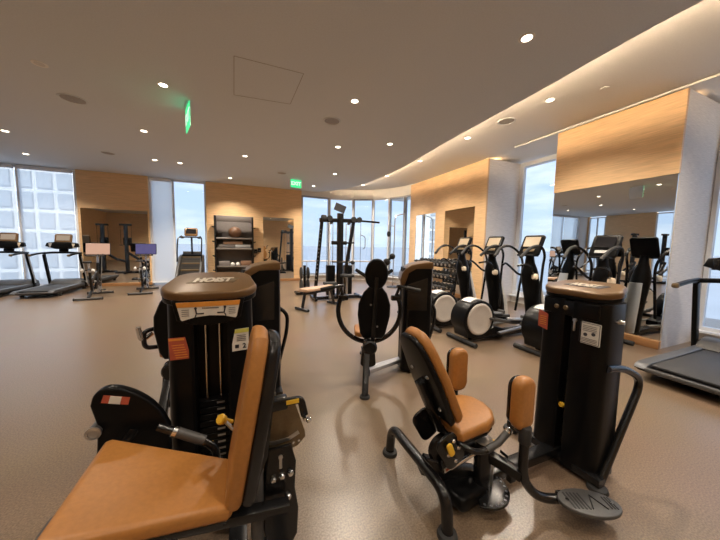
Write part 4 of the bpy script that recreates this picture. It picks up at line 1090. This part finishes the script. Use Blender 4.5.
# =================================================================== TREADMILLS
def make_treadmill(kind='dark'):
    """local: origin at the rear centre on the floor, user faces +Y, width 0.84"""
    t = thing('treadmill', 'treadmill', 'treadmill', (0, 0, 0), 0, None)
    b = B(); b.box((0, 0.83, 0.165), (0.54, 1.50, 0.03), bev=0.008); b.build('running_belt', M_TREAD, t)
    b = B(); b.loft([[(s_*0.36, y, z) for s_, z in ((-1, z0), (1, z0), (1, z1), (-1, z1))] for y, z0, z1 in ((0.03, 0.10, 0.145), (0.25, 0.05, 0.15), (1.3, 0.05, 0.15), (1.75, 0.06, 0.15))]); b.build('deck_frame', M_SATIN, t)
    for s in (-1, 1):
        b = B(); b.prism([(0.0, 0.13), (0.03, 0.165), (0.10, 0.185), (1.62, 0.195), (1.62, 0.12), (0.03, 0.11)], 0.11, o=(s*0.335-0.055, 0, 0), ux=(0, 1, 0), uy=(0, 0, 1), bev=0.01); b.build('side_rail', M_BLUEGREY, t)
        b = B(); b.cyl((s*0.36-0.03, 0.35, 0.035), (s*0.36+0.03, 0.35, 0.035), 0.034, seg=12); b.build('foot', M_RUBBER, t)
        b = B(); b.cyl((s*0.33-0.03, 1.60, 0.04), (s*0.33+0.03, 1.60, 0.04), 0.04, seg=12); b.build('wheel', M_RUBBER, t)
        b = B(); b.bar([(s*0.40, 1.58, 0.10), (s*0.40, 1.52, 0.40), (s*0.39, 1.36, 1.05)], 0.09, 0.05, side=(0, 1, 0), bev=0.012); u_ = b.build('upright', M_SATIN, t)
        b = B(); b.bar([(s*0.428, 1.56, 0.22), (s*0.428, 1.51, 0.42), (s*0.418, 1.37, 1.0)], 0.05, 0.006, side=(0, 1, 0), bev=0.002); b.build('upright_strip', M_SILVER, u_)
        b = B(); b.bar(fillet([(s*0.39, 0.78, 1.035), (s*0.39, 1.10, 1.075), (s*0.39, 1.42, 1.09)], 0.15), 0.05, 0.06, bev=0.018); h_ = b.build('handrail', M_SATIN, t)
        b = B(); b.box((s*0.39, 0.79, 1.035), (0.066, 0.06, 0.062), bev=0.02); b.build('end_cap', M_OLIVE, h_)
    b = B(); b.box((0, 0.025, 0.125), (0.60, 0.06, 0.05), bev=0.02); b.build('rear_roller_cover', M_GREYP, t)
    b = B(); b.prism([(1.45, 0.12), (1.43, 0.19), (1.52, 0.27), (1.70, 0.31), (1.84, 0.25), (1.87, 0.12), (1.82, 0.06), (1.55, 0.06)], 0.74, o=(-0.37, 0, 0), ux=(0, 1, 0), uy=(0, 0, 1), bev=0.03); b.build('motor_hood', M_GREYP, t)
    b = B(); b.bar(fillet([(-0.39, 1.38, 1.08), (-0.20, 1.42, 1.10), (0.20, 1.42, 1.10), (0.39, 1.38, 1.08)], 0.1), 0.06, 0.08, bev=0.02); b.build('crossbar', M_SATIN, t)
    b = B(); b.prism([(-0.36, 0.0), (-0.33, 0.10), (-0.16, 0.13), (0.16, 0.13), (0.33, 0.10), (0.36, 0.0), (0.16, -0.07), (-0.16, -0.07)], 0.10, o=(0, 1.46, 1.26), ux=(1, 0, 0), uy=(0, 0.2, 1), bev=0.02); b.build('dashboard', M_SATIN, t)
    b = B(); b.bar([(0, 1.44, 1.10), (0, 1.47, 1.25)], 0.20, 0.06, side=(1, 0, 0), bev=0.02); b.build('console_neck', M_SATIN, t)
    for s, mm in ((-1, M_SILVER), (1, M_CREAM)):
        b = B(); b.cyl((s*0.25, 1.40, 1.23), (s*0.25, 1.40, 1.36), 0.042, seg=14, bev=0.004); b.build('cup_holder', mm if kind == 'dark' else M_BLACK, t)
    CM = Matrix.Translation((0, 1.45, 1.47)) @ Matrix.Rotation(math.radians(-14), 4, 'X')
    b = B(CM); b.prism(rrect(0.38, 0.34, 0.045), 0.05, o=(0, 0.05, 0), ux=(1, 0, 0), uy=(0, 0, 1), bev=0.014); cn = b.build('console', M_CAP if kind == 'dark' else M_GREYP, t)
    b = B(CM); b.box((0, -0.003, 0.05), (0.29, 0.012, 0.15), bev=0.003, seg=1); b.build('screen', M_SCREEN_G if kind == 'dark' else M_SCREEN_OFF, cn)
    b = B(CM); b.box((0, -0.003, -0.09), (0.24, 0.012, 0.035), bev=0.005, seg=1); b.build('button_strip', M_LETTER, cn)
    return t
tm = make_treadmill('dark')
tm.location = (-4.86, 9.30, 0); tm['group'] = 'treadmills by the blinds'
tm['label'] = 'treadmill nearer the spin bikes, facing the sheer blinds'
dup(tm, (-6.02, 9.35, 0), None, 'treadmill cut by the left picture edge, facing the sheer blinds')
tr = make_treadmill('grey')
tr.location = (4.12, 1.25, 0); tr.rotation_euler = (0, 0, -PI/2)
tr['label'] = 'treadmill at the right picture edge beside the grey pier'

# =================================================================== SPIN BIKES
def make_bike(scr):
    """local: origin on the floor under the frame, rider faces +Y"""
    t = thing('spin_bike', 'bike', 'exercise bike', (0, 0, 0), 0, 'spin bikes before the mirror')
    for y, nm in ((-0.50, 'rear_stabiliser'), (0.52, 'front_stabiliser')):
        b = B(); b.tube([(-0.24, y, 0.035), (0.24, y, 0.035)], 0.03, seg=10); st = b.build(nm, M_GREYP, t)
        for s in (-1, 1):
            b = B(); b.cyl((s*0.25, y, 0.035), (s*0.27, y, 0.035), 0.036, seg=12); b.build('foot_cap', M_RUBBER, st)
    b = B(); b.bar([(0, -0.50, 0.05), (0, -0.10, 0.22), (0, 0.25, 0.30), (0, 0.52, 0.05)], 0.06, 0.05); b.bar([(0, -0.18, 0.20), (0, -0.27, 0.66)], 0.06, 0.05, side=(0, 1, 0)); b.bar([(0, -0.22, 0.42), (0, 0.36, 0.62)], 0.07, 0.05); b.bar([(0, 0.30, 0.30), (0, 0.42, 0.86)], 0.06, 0.05, side=(0, 1, 0)); b.build('frame', M_BLACK, t)
    b = B(); b.lathe([(0.0, 0.02), (0.07, 0.025), (0.10, 0.012), (0.20, 0.012), (0.215, 0.024), (0.235, 0.020), (0.235, -0.020), (0.215, -0.024), (0.20, -0.012), (0.10, -0.012), (0.07, -0.025), (0.0, -0.02)], o=(0, 0.34, 0.30), axis=(1, 0, 0), seg=32); fw = b.build('flywheel', M_STEEL, t)
    b = B(); b.prism([(0.16, 0.30), (0.12, 0.50), (0.26, 0.60), (0.44, 0.56), (0.52, 0.40), (0.46, 0.36), (0.34, 0.46), (0.24, 0.40)], 0.07, o=(-0.035, 0, 0), ux=(0, 1, 0), uy=(0, 0, 1), bev=0.012); b.build('wheel_guard', M_SATIN, t)
    b = B(); b.lathe([(0.0, 0.035), (0.08, 0.035), (0.095, 0.02), (0.095, 0.0), (0, 0)], o=(0.035, -0.02, 0.30), axis=(1, 0, 0), seg=24); b.prism(rrect(0.42, 0.13, 0.06), 0.035, o=(0.03, 0.15, 0.30), ux=(0, 1, 0), uy=(0, 0, 1), bev=0.01); b.build('belt_guard', M_SATIN, t)
    for s in (-1, 1):
        b = B(); b.bar([(s*0.085, -0.02, 0.30), (s*0.105, -0.02+s*0.10, 0.30-s*0.13)], 0.03, 0.016); cr_ = b.build('crank', M_STEEL, t)
        b = B(); b.box((s*0.16, -0.02+s*0.10, 0.30-s*0.13), (0.09, 0.10, 0.024), bev=0.006); b.build('pedal', M_RUBBER, cr_)
    b = B(); b.cyl((0, -0.26, 0.60), (0, -0.31, 0.90), 0.020, seg=10); b.build('seat_post', M_CHROME, t)
    b = B(); b.prism([(-0.03, 0.15), (0.03, 0.15), (0.045, 0.0), (0.085, -0.08), (0.07, -0.13), (-0.07, -0.13), (-0.085, -0.08), (-0.045, 0.0)][::-1], 0.05, o=(0, -0.33, 0.90), bev=0.02, seg=3); b.build('saddle', M_RUBBER, t)
    b = B(); b.cyl((0, 0.42, 0.84), (0, 0.45, 1.06), 0.022, seg=10); b.build('handlebar_post', M_CHROME, t)
    b = B(); b.tube(fillet([(-0.18, 0.12, 1.10), (-0.20, 0.34, 1.05), (-0.08, 0.45, 1.05), (0.08, 0.45, 1.05), (0.20, 0.34, 1.05), (0.18, 0.12, 1.10)], 0.07), 0.016, seg=9); b.build('handlebar', M_RUBBER, t)
    b = B(); b.tube([(0, 0.46, 1.05), (0, 0.56, 1.12), (0, 0.56, 1.20)], 0.022, seg=10); b.build('screen_arm', M_BLACK, t)
    CM = Matrix.Translation((0, 0.53, 1.235)) @ Matrix.Rotation(math.radians(-12), 4, 'X')
    b = B(CM); b.prism(rrect(0.52, 0.33, 0.02), 0.03, o=(0, 0.03, 0), ux=(1, 0, 0), uy=(0, 0, 1), bev=0.008); sc_ = b.build('tablet', M_SATIN, t)
    b = B(CM); b.box((0, -0.003, 0.0), (0.49, 0.010, 0.30), bev=0.002, seg=1); b.build('display', scr, sc_)
    for s in (-1, 1):
        b = B(); b.lathe([(0.0, 0.03), (0.03, 0.03), (0.05, 0.012), (0.05, -0.012), (0.03, -0.03), (0, -0.03)], o=(s*0.10, -0.42, 0.72), axis=(1, 0, 0), seg=16); hw = b.build('hand_weight', M_PALE, t)
        b = B(); b.bar([(0, -0.33, 0.74), (s*0.10, -0.42, 0.70)], 0.02, 0.02); b.build('weight_holder', M_BLACK, t)
    return t
b1 = make_bike(M_SCREEN_P); b1.location = (-3.62, 9.20, 0); b1.rotation_euler = (0, 0, 0.14)
b1['label'] = 'spin bike with a lit peach-coloured display beside the treadmill'
b2 = make_bike(M_SCREEN_V); b2.location = (-2.72, 9.75, 0); b2.rotation_euler = (0, 0, 0.10)
b2['label'] = 'spin bike with a dark violet display beside the blue window'

# =================================================================== STAIR CLIMBER
t = thing('stair_climber', 'tall stair climber with console and railings against the blue window', 'stair climber', (-1.62, 10.25, 0), 0)
for s in (-1, 1):
    b = B(); b.prism([(-0.55, 0.04), (0.55, 0.04), (0.55, 1.02), (0.42, 1.06), (0.10, 1.0), (-0.55, 0.35)], 0.06, o=(s*0.31-0.03, 0, 0), ux=(0, 1, 0), uy=(0, 0, 1), bev=0.015); b.build('side_panel', M_GREYP, t)
    b = B(); b.tube(fillet([(s*0.33, -0.12, 0.85), (s*0.335, -0.05, 1.25), (s*0.33, 0.10, 1.60), (s*0.26, 0.30, 1.66)], 0.14), 0.020, seg=9); b.build('handrail', M_BLACK, t)
    b = B(); b.ball((s*0.24, 0.26, 1.62), 0.05, (1.3, 1, 0.8)); b.build('side_grip', M_RUBBER, t)
for k in range(5):
    b = B(); b.box((0, -0.42+k*0.2, 0.18+k*0.2), (0.54, 0.23, 0.03), bev=0.006); st = b.build('step', M_OLIVE, t)
    b = B(); b.box((0, -0.32+k*0.2, 0.275+k*0.2), (0.54, 0.012, 0.17), bev=0.003, seg=1); b.build('riser', M_GREYP, st)
    b = B()
    b.box((0, -0.327+k*0.2, 0.30+k*0.2), (0.44, 0.004, 0.02)); b.build('vent_slot', M_INK, st)
b = B(); b.prism([(0.28, 0.06), (0.56, 0.06), (0.56, 1.05), (0.46, 1.10), (0.36, 1.06)], 0.56, o=(-0.28, 0, 0), ux=(0, 1, 0), uy=(0, 0, 1), bev=0.02); b.build('drive_cover', M_SATIN, t)
b = B(); b.bar([(0, 0.42, 1.05), (0, 0.40, 1.62)], 0.05, 0.05, side=(1, 0, 0)); b.bar([(-0.27, 0.32, 1.63), (0.27, 0.32, 1.63)], 0.04, 0.04); b.build('mast', M_BLACK, t)
CM = Matrix.Translation((0, 0.33, 1.80)) @ Matrix.Rotation(math.radians(-12), 4, 'X')
b = B(CM); b.prism(rrect(0.38, 0.28, 0.05), 0.06, o=(0, 0.05, 0), ux=(1, 0, 0), uy=(0, 0, 1), bev=0.02); cn = b.build('console', M_CAP, t)
b = B(CM); b.box((0, -0.012, 0.02), (0.28, 0.01, 0.16), bev=0.003, seg=1); b.build('screen', M_SCREEN_OFF, cn)

# =================================================================== STORAGE RACK BY THE TIMBER WALL
RKX, RKY = -0.33, 10.92
t = thing('storage_rack', 'tall dark storage rack for balls and mats on the timber wall', 'storage rack', (RKX, RKY, 0), 0)
for s in (-1, 1):
    b = B(); b.box((s*0.60, -0.02, 1.20), (0.06, 0.40, 2.40), bev=0.01); b.build('upright', M_BLACK, t)
    for z in (0.5, 1.0, 1.5, 2.0):
        b = B(); b.tube([(s*0.635, -0.12, z), (s*0.70, -0.12, z+0.02)], 0.02, seg=8); b.build('peg', M_BLACK, t)
b = B(); b.box((0, 0.17, 1.22), (1.16, 0.02, 2.30), bev=0.004); b.build('back_panel', M_GREYMAT, t)
b = B(); b.box((0, -0.10, 2.31), (1.20, 0.05, 0.20), bev=0.01); b.build('header', M_GREYMAT, t)
for z in (0.16, 0.62, 1.24, 1.60):
    b = B(); b.box((0, -0.02, z), (1.14, 0.38, 0.03), bev=0.006); b.build('shelf', M_BLACK, t)
    b = B(); b.box((0, -0.21, z+0.03), (1.14, 0.015, 0.05), bev=0.004); b.build('shelf_lip', M_STEEL, t)
def ball_(x, z, r, m, lb, grp='medicine balls on the rack'):
    b = B(); b.ball((0, 0, 0), r, seg=22); b2_ = b.build('medicine_ball', m)
    b2_.location = (RKX+x, RKY-(0.06 if r > 0.2 else 0.03), z+r); tag(b2_, lb, 'medicine ball', grp)
ball_(0.02, 1.616, 0.215, M_BROWNBALL, 'large brown exercise ball on the top shelf of the storage rack', None)
# rolled mats on the shelf below
def roll(x, z, r, m, lb, tilt=0.0, ln=0.55):
    b = B()
    b.lathe([(0.012, -ln/2), (r*0.35, -ln/2+0.002), (r*0.4, -ln/2), (r*0.96, -ln/2), (r, -ln/2+0.01), (r, ln/2-0.01), (r*0.96, ln/2), (r*0.4, ln/2), (0.012, ln/2-0.002)], axis=(1, 0, tilt), seg=20)
    o = b.build('rolled_mat', m); o.location = (RKX+x, RKY-0.05, z); tag(o, lb, 'exercise mat', 'rolled mats in the rack')
roll(-0.25, 1.256+0.085, 0.075, M_GREYMAT, 'grey rolled mat at the left of the middle rack shelf', ln=0.50)
roll(0.27, 1.256+0.085, 0.075, M_SILVER, 'pale silver rolled mat at the right of the middle rack shelf', ln=0.50)
roll(-0.05, 1.256+0.228, 0.065, M_CREAMTAN, 'tan rolled mat lying on top of the other rolled mats', ln=0.62)
M_FOAMT = mat('brown_foam', (0.22, 0.12, 0.07), 0.7, noise=(30, 0.1))
for i, (x, m, lb) in enumerate([(-0.33, M_GREYMAT, 'grey foam block at the left of the lower rack shelf'), (0.36, M_FOAMT, 'brown foam block at the right of the lower rack shelf')]):
    b = B(); b.box((0, 0, 0), (0.36, 0.26, 0.20), bev=0.025); o = b.build('foam_block', m); o.location = (RKX+x*1.02, RKY-0.03, 0.636+0.10); tag(o, lb, 'foam block', 'foam blocks in the rack')
def kettlebell():
    t = thing('kettlebell', 'kettlebell', 'kettlebell', (0, 0, 0), 0, 'kettlebells in the rack')
    b = B(); b.ball((0, 0, 0.09), 0.09, seg=16); b.cyl((0, 0, 0), (0, 0, 0.02), 0.06, seg=14); b.build('body', M_RUBBER, t)
    b = B(); b.tube(fillet([(-0.045, 0, 0.15), (-0.06, 0, 0.24), (0.06, 0, 0.24), (0.045, 0, 0.15)], 0.04), 0.015, seg=8); b.build('handle', M_CHROME, t)
    return t
k0 = kettlebell()
for i, (x, lb) in enumerate([(-0.36, 'kettlebell leftmost on the bottom shelf of the rack'), (-0.12, 'kettlebell second on the bottom shelf of the rack'), (0.12, 'kettlebell third on the bottom shelf of the rack'), (0.36, 'kettlebell rightmost on the bottom shelf of the rack')]):
    k = k0 if i == 0 else dup(k0, (0, 0, 0))
    k.location = (RKX+x, RKY-0.04, 0.180); k['label'] = lb
for i, x in enumerate((-0.08, 0.10)):
    b = B(); b.ball((0, 0, 0), 0.075, seg=16); o = b.build('medicine_ball', M_PALE); o.location = (RKX+x, RKY-0.1, 0.636+0.075)
    tag(o, ['left one of two pale small balls on the lower rack shelf', 'right one of two pale small balls on the lower rack shelf'][i], 'medicine ball', 'medicine balls on the rack')
for i, (x, z, lb) in enumerate([(0.50, 1.17, 'left of two small black boxes on the timber wall by the mirror'), (0.63, 1.22, 'right of two small black boxes on the timber wall by the mirror')]):
    tq = thing('wall_dispenser', lb, 'wall dispenser', (x-0.12, BY-0.005, z), 0, 'black boxes on the timber wall')
    b = B(); b.box((0, -0.05, 0), (0.12, 0.09, 0.16), bev=0.01); b.build('case', M_SATIN, tq)
    b = B(); b.box((0, -0.098, -0.02), (0.06, 0.008, 0.05), bev=0.003, seg=1); b.build('slot', M_GREYP, tq)

# =================================================================== CABLE MULTI GYM IN THE BAY
t = thing('cable_multi_gym', 'large black cable gym with top beam before the curved windows', 'cable machine', (2.45, 7.2, 0), 0)
M = Matrix.Translation((-2.45, -7.2, 0))
b = B(M)
b.bar([(1.62, 7.10, 0.05), (2.95, 7.10, 0.05)], 0.08, 0.07); b.bar([(2.35, 6.75, 0.05), (2.35, 7.75, 0.05)], 0.08, 0.08); b.bar([(2.95, 6.85, 0.05), (2.95, 7.45, 0.05)], 0.07, 0.07); b.bar([(1.66, 6.85, 0.05), (1.66, 7.45, 0.05)], 0.07, 0.07)
b.build('base_frame', M_BLACK, t)
b = B(M); b.bar([(1.68, 7.10, 0.08), (1.77, 7.10, 1.10), (1.86, 7.10, 2.10)], 0.08, 0.07, side=(1, 0, 0)); po_ = b.build('left_post', M_BLACK, t)
b = B(M)
for k in range(14): b.cyl((1.70+k*0.009, 7.06, 0.55+k*0.10), (1.70+k*0.009, 7.055, 0.55+k*0.10), 0.012, seg=8)
b.build('adjustment_holes', M_STEEL, po_)
b = B(M); b.bar([(2.36, 7.10, 0.08), (2.36, 7.10, 2.30)], 0.15, 0.12, side=(1, 0, 0)); b.build('centre_column', M_BLACK, t)
b = B(M); b.bar([(2.52, 7.10, 0.08), (2.55, 7.10, 0.9), (2.74, 7.10, 2.10)], 0.08, 0.08, side=(1, 0, 0)); b.build('slanted_column', M_BLACK, t)
b = B(M); b.bar([(1.80, 7.10, 2.10), (2.60, 7.10, 2.12), (2.95, 7.10, 2.14)], 0.10, 0.09); b.bar([(2.95, 7.10, 2.13), (3.50, 7.06, 2.11)], 0.05, 0.05); b.build('top_beam', M_BLACK, t)
b = B(M); b.lathe([(0.02, 0), (0.02, 0.0)] and [(0.0, 0.06), (0.085, 0.06), (0.095, 0.03), (0.095, -0.03), (0.085, -0.06), (0.0, -0.06)], o=(1.90, 7.06, 2.14), axis=(1, 0, 0), seg=20); b.build('pulley', M_RUBBER, t)
for x in (2.05, 2.72, 2.88):
    b = B(M); b.lathe([(0.0, 0.022), (0.075, 0.022), (0.062, 0.0), (0.075, -0.022), (0.0, -0.022)], o=(x, 7.03, 2.15), axis=(0, 1, 0), seg=20); b.build('pulley', M_RUBBER, t)
for x, z in ((2.20, 1.52), (2.46, 1.52)):
    b = B(M); b.box((x, 7.08, z), (0.16, 0.10, 0.10), bev=0.02); b.build('carriage', M_BLACK, t)
b = B(M); b.bar([(2.46, 7.03, 1.52), (2.72, 6.98, 1.53)], 0.04, 0.04); b.build('swivel_arm', M_BLACK, t)
for x, z0, z1 in ((1.98, 0.10, 2.05), (2.93, 0.62, 2.10)):
    b = B(M); b.cyl((x, 7.04, z0), (x, 7.04, z1), 0.006, seg=6); b.build('cable', M_RUBBER, t)
b = B(M); b.bar([(2.30, 7.05, 2.34), (2.36, 7.02, 2.52)], 0.02, 0.30, side=(0, 1, 0), bev=0.006); b.build('instruction_board', M_BLUEGREY, t)
for x in (2.16, 2.66):
    b = B(M); b.box((x, 7.30, 0.50), (0.22, 0.18, 0.82), bev=0.015); wt = b.build('weight_stack', M_SATIN, t)
    b = B(M); b.cyl((x-0.06, 7.30, 0.9), (x-0.06, 7.30, 2.05), 0.010, seg=8); b.build('guide_rod', M_CHROME, wt)
    b = B(M); b.cyl((x+0.06, 7.30, 0.9), (x+0.06, 7.30, 2.05), 0.010, seg=8); b.build('guide_rod', M_CHROME, wt)
    b = B(M); b.bar([(x, 7.30, 2.05), (x, 7.10, 2.10)], 0.06, 0.06); b.build('top_bracket', M_BLACK, t)
for x, y, z in ((2.0, 6.95, 0.42), (2.45, 6.90, 0.62)):
    b = B(M); b.prism(rrect(0.34, 0.26, 0.05), 0.07, o=(x+0.05, y, z), bev=0.02); b.build('seat', M_RUBBER, t)
    b = B(M); b.bar([(x+0.05, y, 0.06), (x+0.05, y+0.02, z)], 0.05, 0.05); b.build('seat_post', M_STEEL, t)
b = B(M); b.tube(fillet([(2.93, 7.04, 1.75), (3.05, 7.0, 1.70), (3.05, 7.0, 1.40), (2.98, 7.0, 1.36)], 0.06), 0.010, seg=8); b.build('strap_handle', M_GREYP, t)
b = B(M); b.tube([(2.10, 6.98, 1.02), (2.66, 6.98, 1.0)], 0.02, seg=8); b.ball((2.69, 6.98, 1.0), 0.06); b.build('press_bar', M_BLACK, t)

# bench in front of it
t = thing('weight_bench', 'low bench with a pale tan pad left of the cable gym', 'weight bench', (1.52, 6.22, 0), math.radians(28))
b = B(); b.prism(rrect(0.95, 0.27, 0.05), 0.07, o=(0.05, 0, 0.42), bev=0.022); b.build('pad', M_CREAMTAN, t)
b = B(); b.bar([(-0.40, 0, 0.38), (0.55, 0, 0.38)], 0.06, 0.06); b.bar([(-0.35, 0, 0.38), (-0.42, 0, 0.05)], 0.05, 0.05); b.bar([(0.45, 0, 0.38), (0.55, 0, 0.05)], 0.05, 0.05); b.build('frame', M_BLACK, t)
for x in (-0.43, 0.56):
    b = B(); b.tube([(x, -0.22, 0.035), (x, 0.22, 0.035)], 0.032, seg=10); b.build('foot_bar', M_BLACK, t)
t = thing('plate_stand', 'dark low stand behind the bench beside the timber wall end', 'weight stand', (1.62, 8.15, 0), 0)
b = B(); b.box((0, 0, 0.04), (0.55, 0.42, 0.06), bev=0.015); b.build('base', M_BLACK, t)
b = B(); b.bar([(0, 0, 0.06), (0, 0, 0.85)], 0.07, 0.07, side=(1, 0, 0)); b.build('post', M_BLACK, t)
for z in (0.26, 0.62):
    for s in (-1, 1):
        b = B(); b.lathe([(0.025, 0.02), (0.05, 0.028), (0.17, 0.022), (0.18, 0.0), (0.17, -0.022), (0.05, -0.028), (0.025, -0.02)], o=(s*0.10, 0, z), axis=(1, 0, 0), seg=24); b.build('weight_plate', M_RUBBER, t)

# suspension stand at the right of the bay
t = thing('suspension_stand', 'thin pole with hooked arm and hanging grip at the right window bay', 'suspension stand', (4.85, 8.6, 0), 0)
b = B(); b.lathe([(0.0, 0.03), (0.20, 0.03), (0.22, 0.0), (0.0, 0.0)], seg=24); b.build('base', M_BLACK, t)
b = B(); b.tube(fillet([(0, 0, 0.02), (0.02, 0, 2.52), (0.42, 0.02, 2.62)], 0.15), 0.018, seg=9); b.bar([(0.0, 0, 2.16), (-0.25, -0.02, 2.17)], 0.025, 0.025); b.build('pole', M_STEEL, t)
b = B(); b.cyl((-0.22, -0.02, 1.95), (-0.22, -0.02, 2.17), 0.006, seg=6); b.build('strap', M_RUBBER, t)
b = B(); b.lathe([(0.0, 0.10), (0.05, 0.08), (0.07, 0.0), (0.05, -0.08), (0.0, -0.10)], o=(-0.22, -0.02, 1.88), seg=14); b.build('grip', M_RUBBER, t)

# =================================================================== DUMBBELL RACK
RX0, RY0, RY1 = 5.22, 5.75, 7.95
t = thing('dumbbell_rack', 'three-tier black dumbbell rack under the far pier mirrors', 'dumbbell rack', (RX0, (RY0+RY1)/2, 0), 0)
M = Matrix.Translation((-RX0, -(RY0+RY1)/2, 0))
for y in (RY0+0.12, RY1-0.12):
    b = B(M); b.bar([(RX0-0.24, y, 0.04), (RX0+0.24, y, 0.04)], 0.07, 0.06); b.bar([(RX0-0.18, y, 0.05), (RX0+0.20, y, 1.02)], 0.07, 0.06, side=(0, 1, 0)); b.build('end_frame', M_BLACK, t)
TIERS = ((-0.14, 0.28), (-0.02, 0.60), (0.10, 0.92))
for dx, z in TIERS:
    b = B(M)
    b.box((RX0+dx-0.10, (RY0+RY1)/2, z-0.02), (0.05, RY1-RY0, 0.02), rot=(0, -0.25, 0), bev=0.004)
    b.box((RX0+dx+0.07, (RY0+RY1)/2, z+0.02), (0.05, RY1-RY0, 0.02), rot=(0, -0.25, 0), bev=0.004)
    b.build('tier_rail', M_BLACK, t)
def dumbbell():
    t = thing('dumbbell', 'dumbbell', 'dumbbell', (0, 0, 0), 0, None)
    for s in (-1, 1):
        b = B(); b.lathe([(0.0, 0.055), (0.055, 0.055), (0.068, 0.045), (0.068, -0.045), (0.055, -0.055), (0.0, -0.055)], o=(s*0.115, 0, 0), axis=(1, 0, 0), seg=12); h_ = b.build('head', M_RUBBER, t)
        b = B(); b.cyl((s*0.171, 0, 0), (s*0.174, 0, 0), 0.040, seg=12); b.build('end_disc', M_STEEL, h_)
    b = B(); b.cyl((-0.065, 0, 0), (0.065, 0, 0), 0.016, seg=10); b.build('handle', M_CHROME, t)
    return t
d0 = dumbbell(); first = True
ORD = ['first', 'second', 'third', 'fourth', 'fifth', 'sixth', 'seventh', 'eighth', 'ninth', 'tenth', 'eleventh', 'twelfth']
for (dx, z), nm in zip(TIERS, ('bottom', 'middle', 'top')):
    for k in range(11):
        d = d0 if first else dup(d0, (0, 0, 0)); first = False
        d.location = (RX0+dx-0.015, RY0+0.265+k*0.167, z+0.085); d.rotation_euler = (0, -0.23, 0)
        d['label'] = 'black dumbbell %s from the near end on the %s tier of the rack' % (ORD[k], nm)
        d['group'] = 'dumbbells on the %s tier' % nm

# =================================================================== TOWERS SEEN IN THE MIRRORS
def t_tower(x, y, lb, rz):
    t = thing('cable_tower', lb, 'cable machine', (x, y, 0), rz, 'cable towers reflected in the mirrors')
    b = B(); b.bar([(-0.45, 0, 0.05), (0.45, 0, 0.05)], 0.09, 0.08); b.bar([(0, -0.4, 0.05), (0, 0.4, 0.05)], 0.09, 0.08); b.build('base_frame', M_BLACK, t)
    b = B(); b.bar([(0, 0, 0.08), (0, 0, 2.18)], 0.13, 0.12, side=(1, 0, 0)); b.build('column', M_BLACK, t)
    b = B(); b.bar([(-0.22, 0, 2.20), (0.22, 0, 2.20)], 0.08, 0.10); b.build('cross_arm', M_BLACK, t)
    b = B(); b.box((0.0, -0.14, 1.45), (0.30, 0.16, 0.36), bev=0.04); b.build('carriage', M_SATIN, t)
    b = B(); b.bar([(0.0, -0.10, 0.95), (0.40, -0.14, 0.62), (0.75, -0.16, 0.50)], 0.10, 0.08); b.build('lever', M_BLACK, t)
    for s in (-1, 1):
        b = B(); b.cyl((s*0.20, 0, 1.3), (s*0.20, 0, 2.18), 0.006, seg=6); b.build('cable', M_RUBBER, t)
        b = B(); b.tube([(s*0.20-0.06, 0, 1.28), (s*0.20+0.06, 0, 1.28)], 0.015, seg=8); b.build('pull_handle', M_RUBBER, t)
    return t
t_tower(-4.95, 6.9, 'black cable tower with a T-shaped top, right one in the back mirror', 0)
t_tower(-6.0, 6.3, 'black cable tower with a T-shaped top, left one in the back mirror', 0)
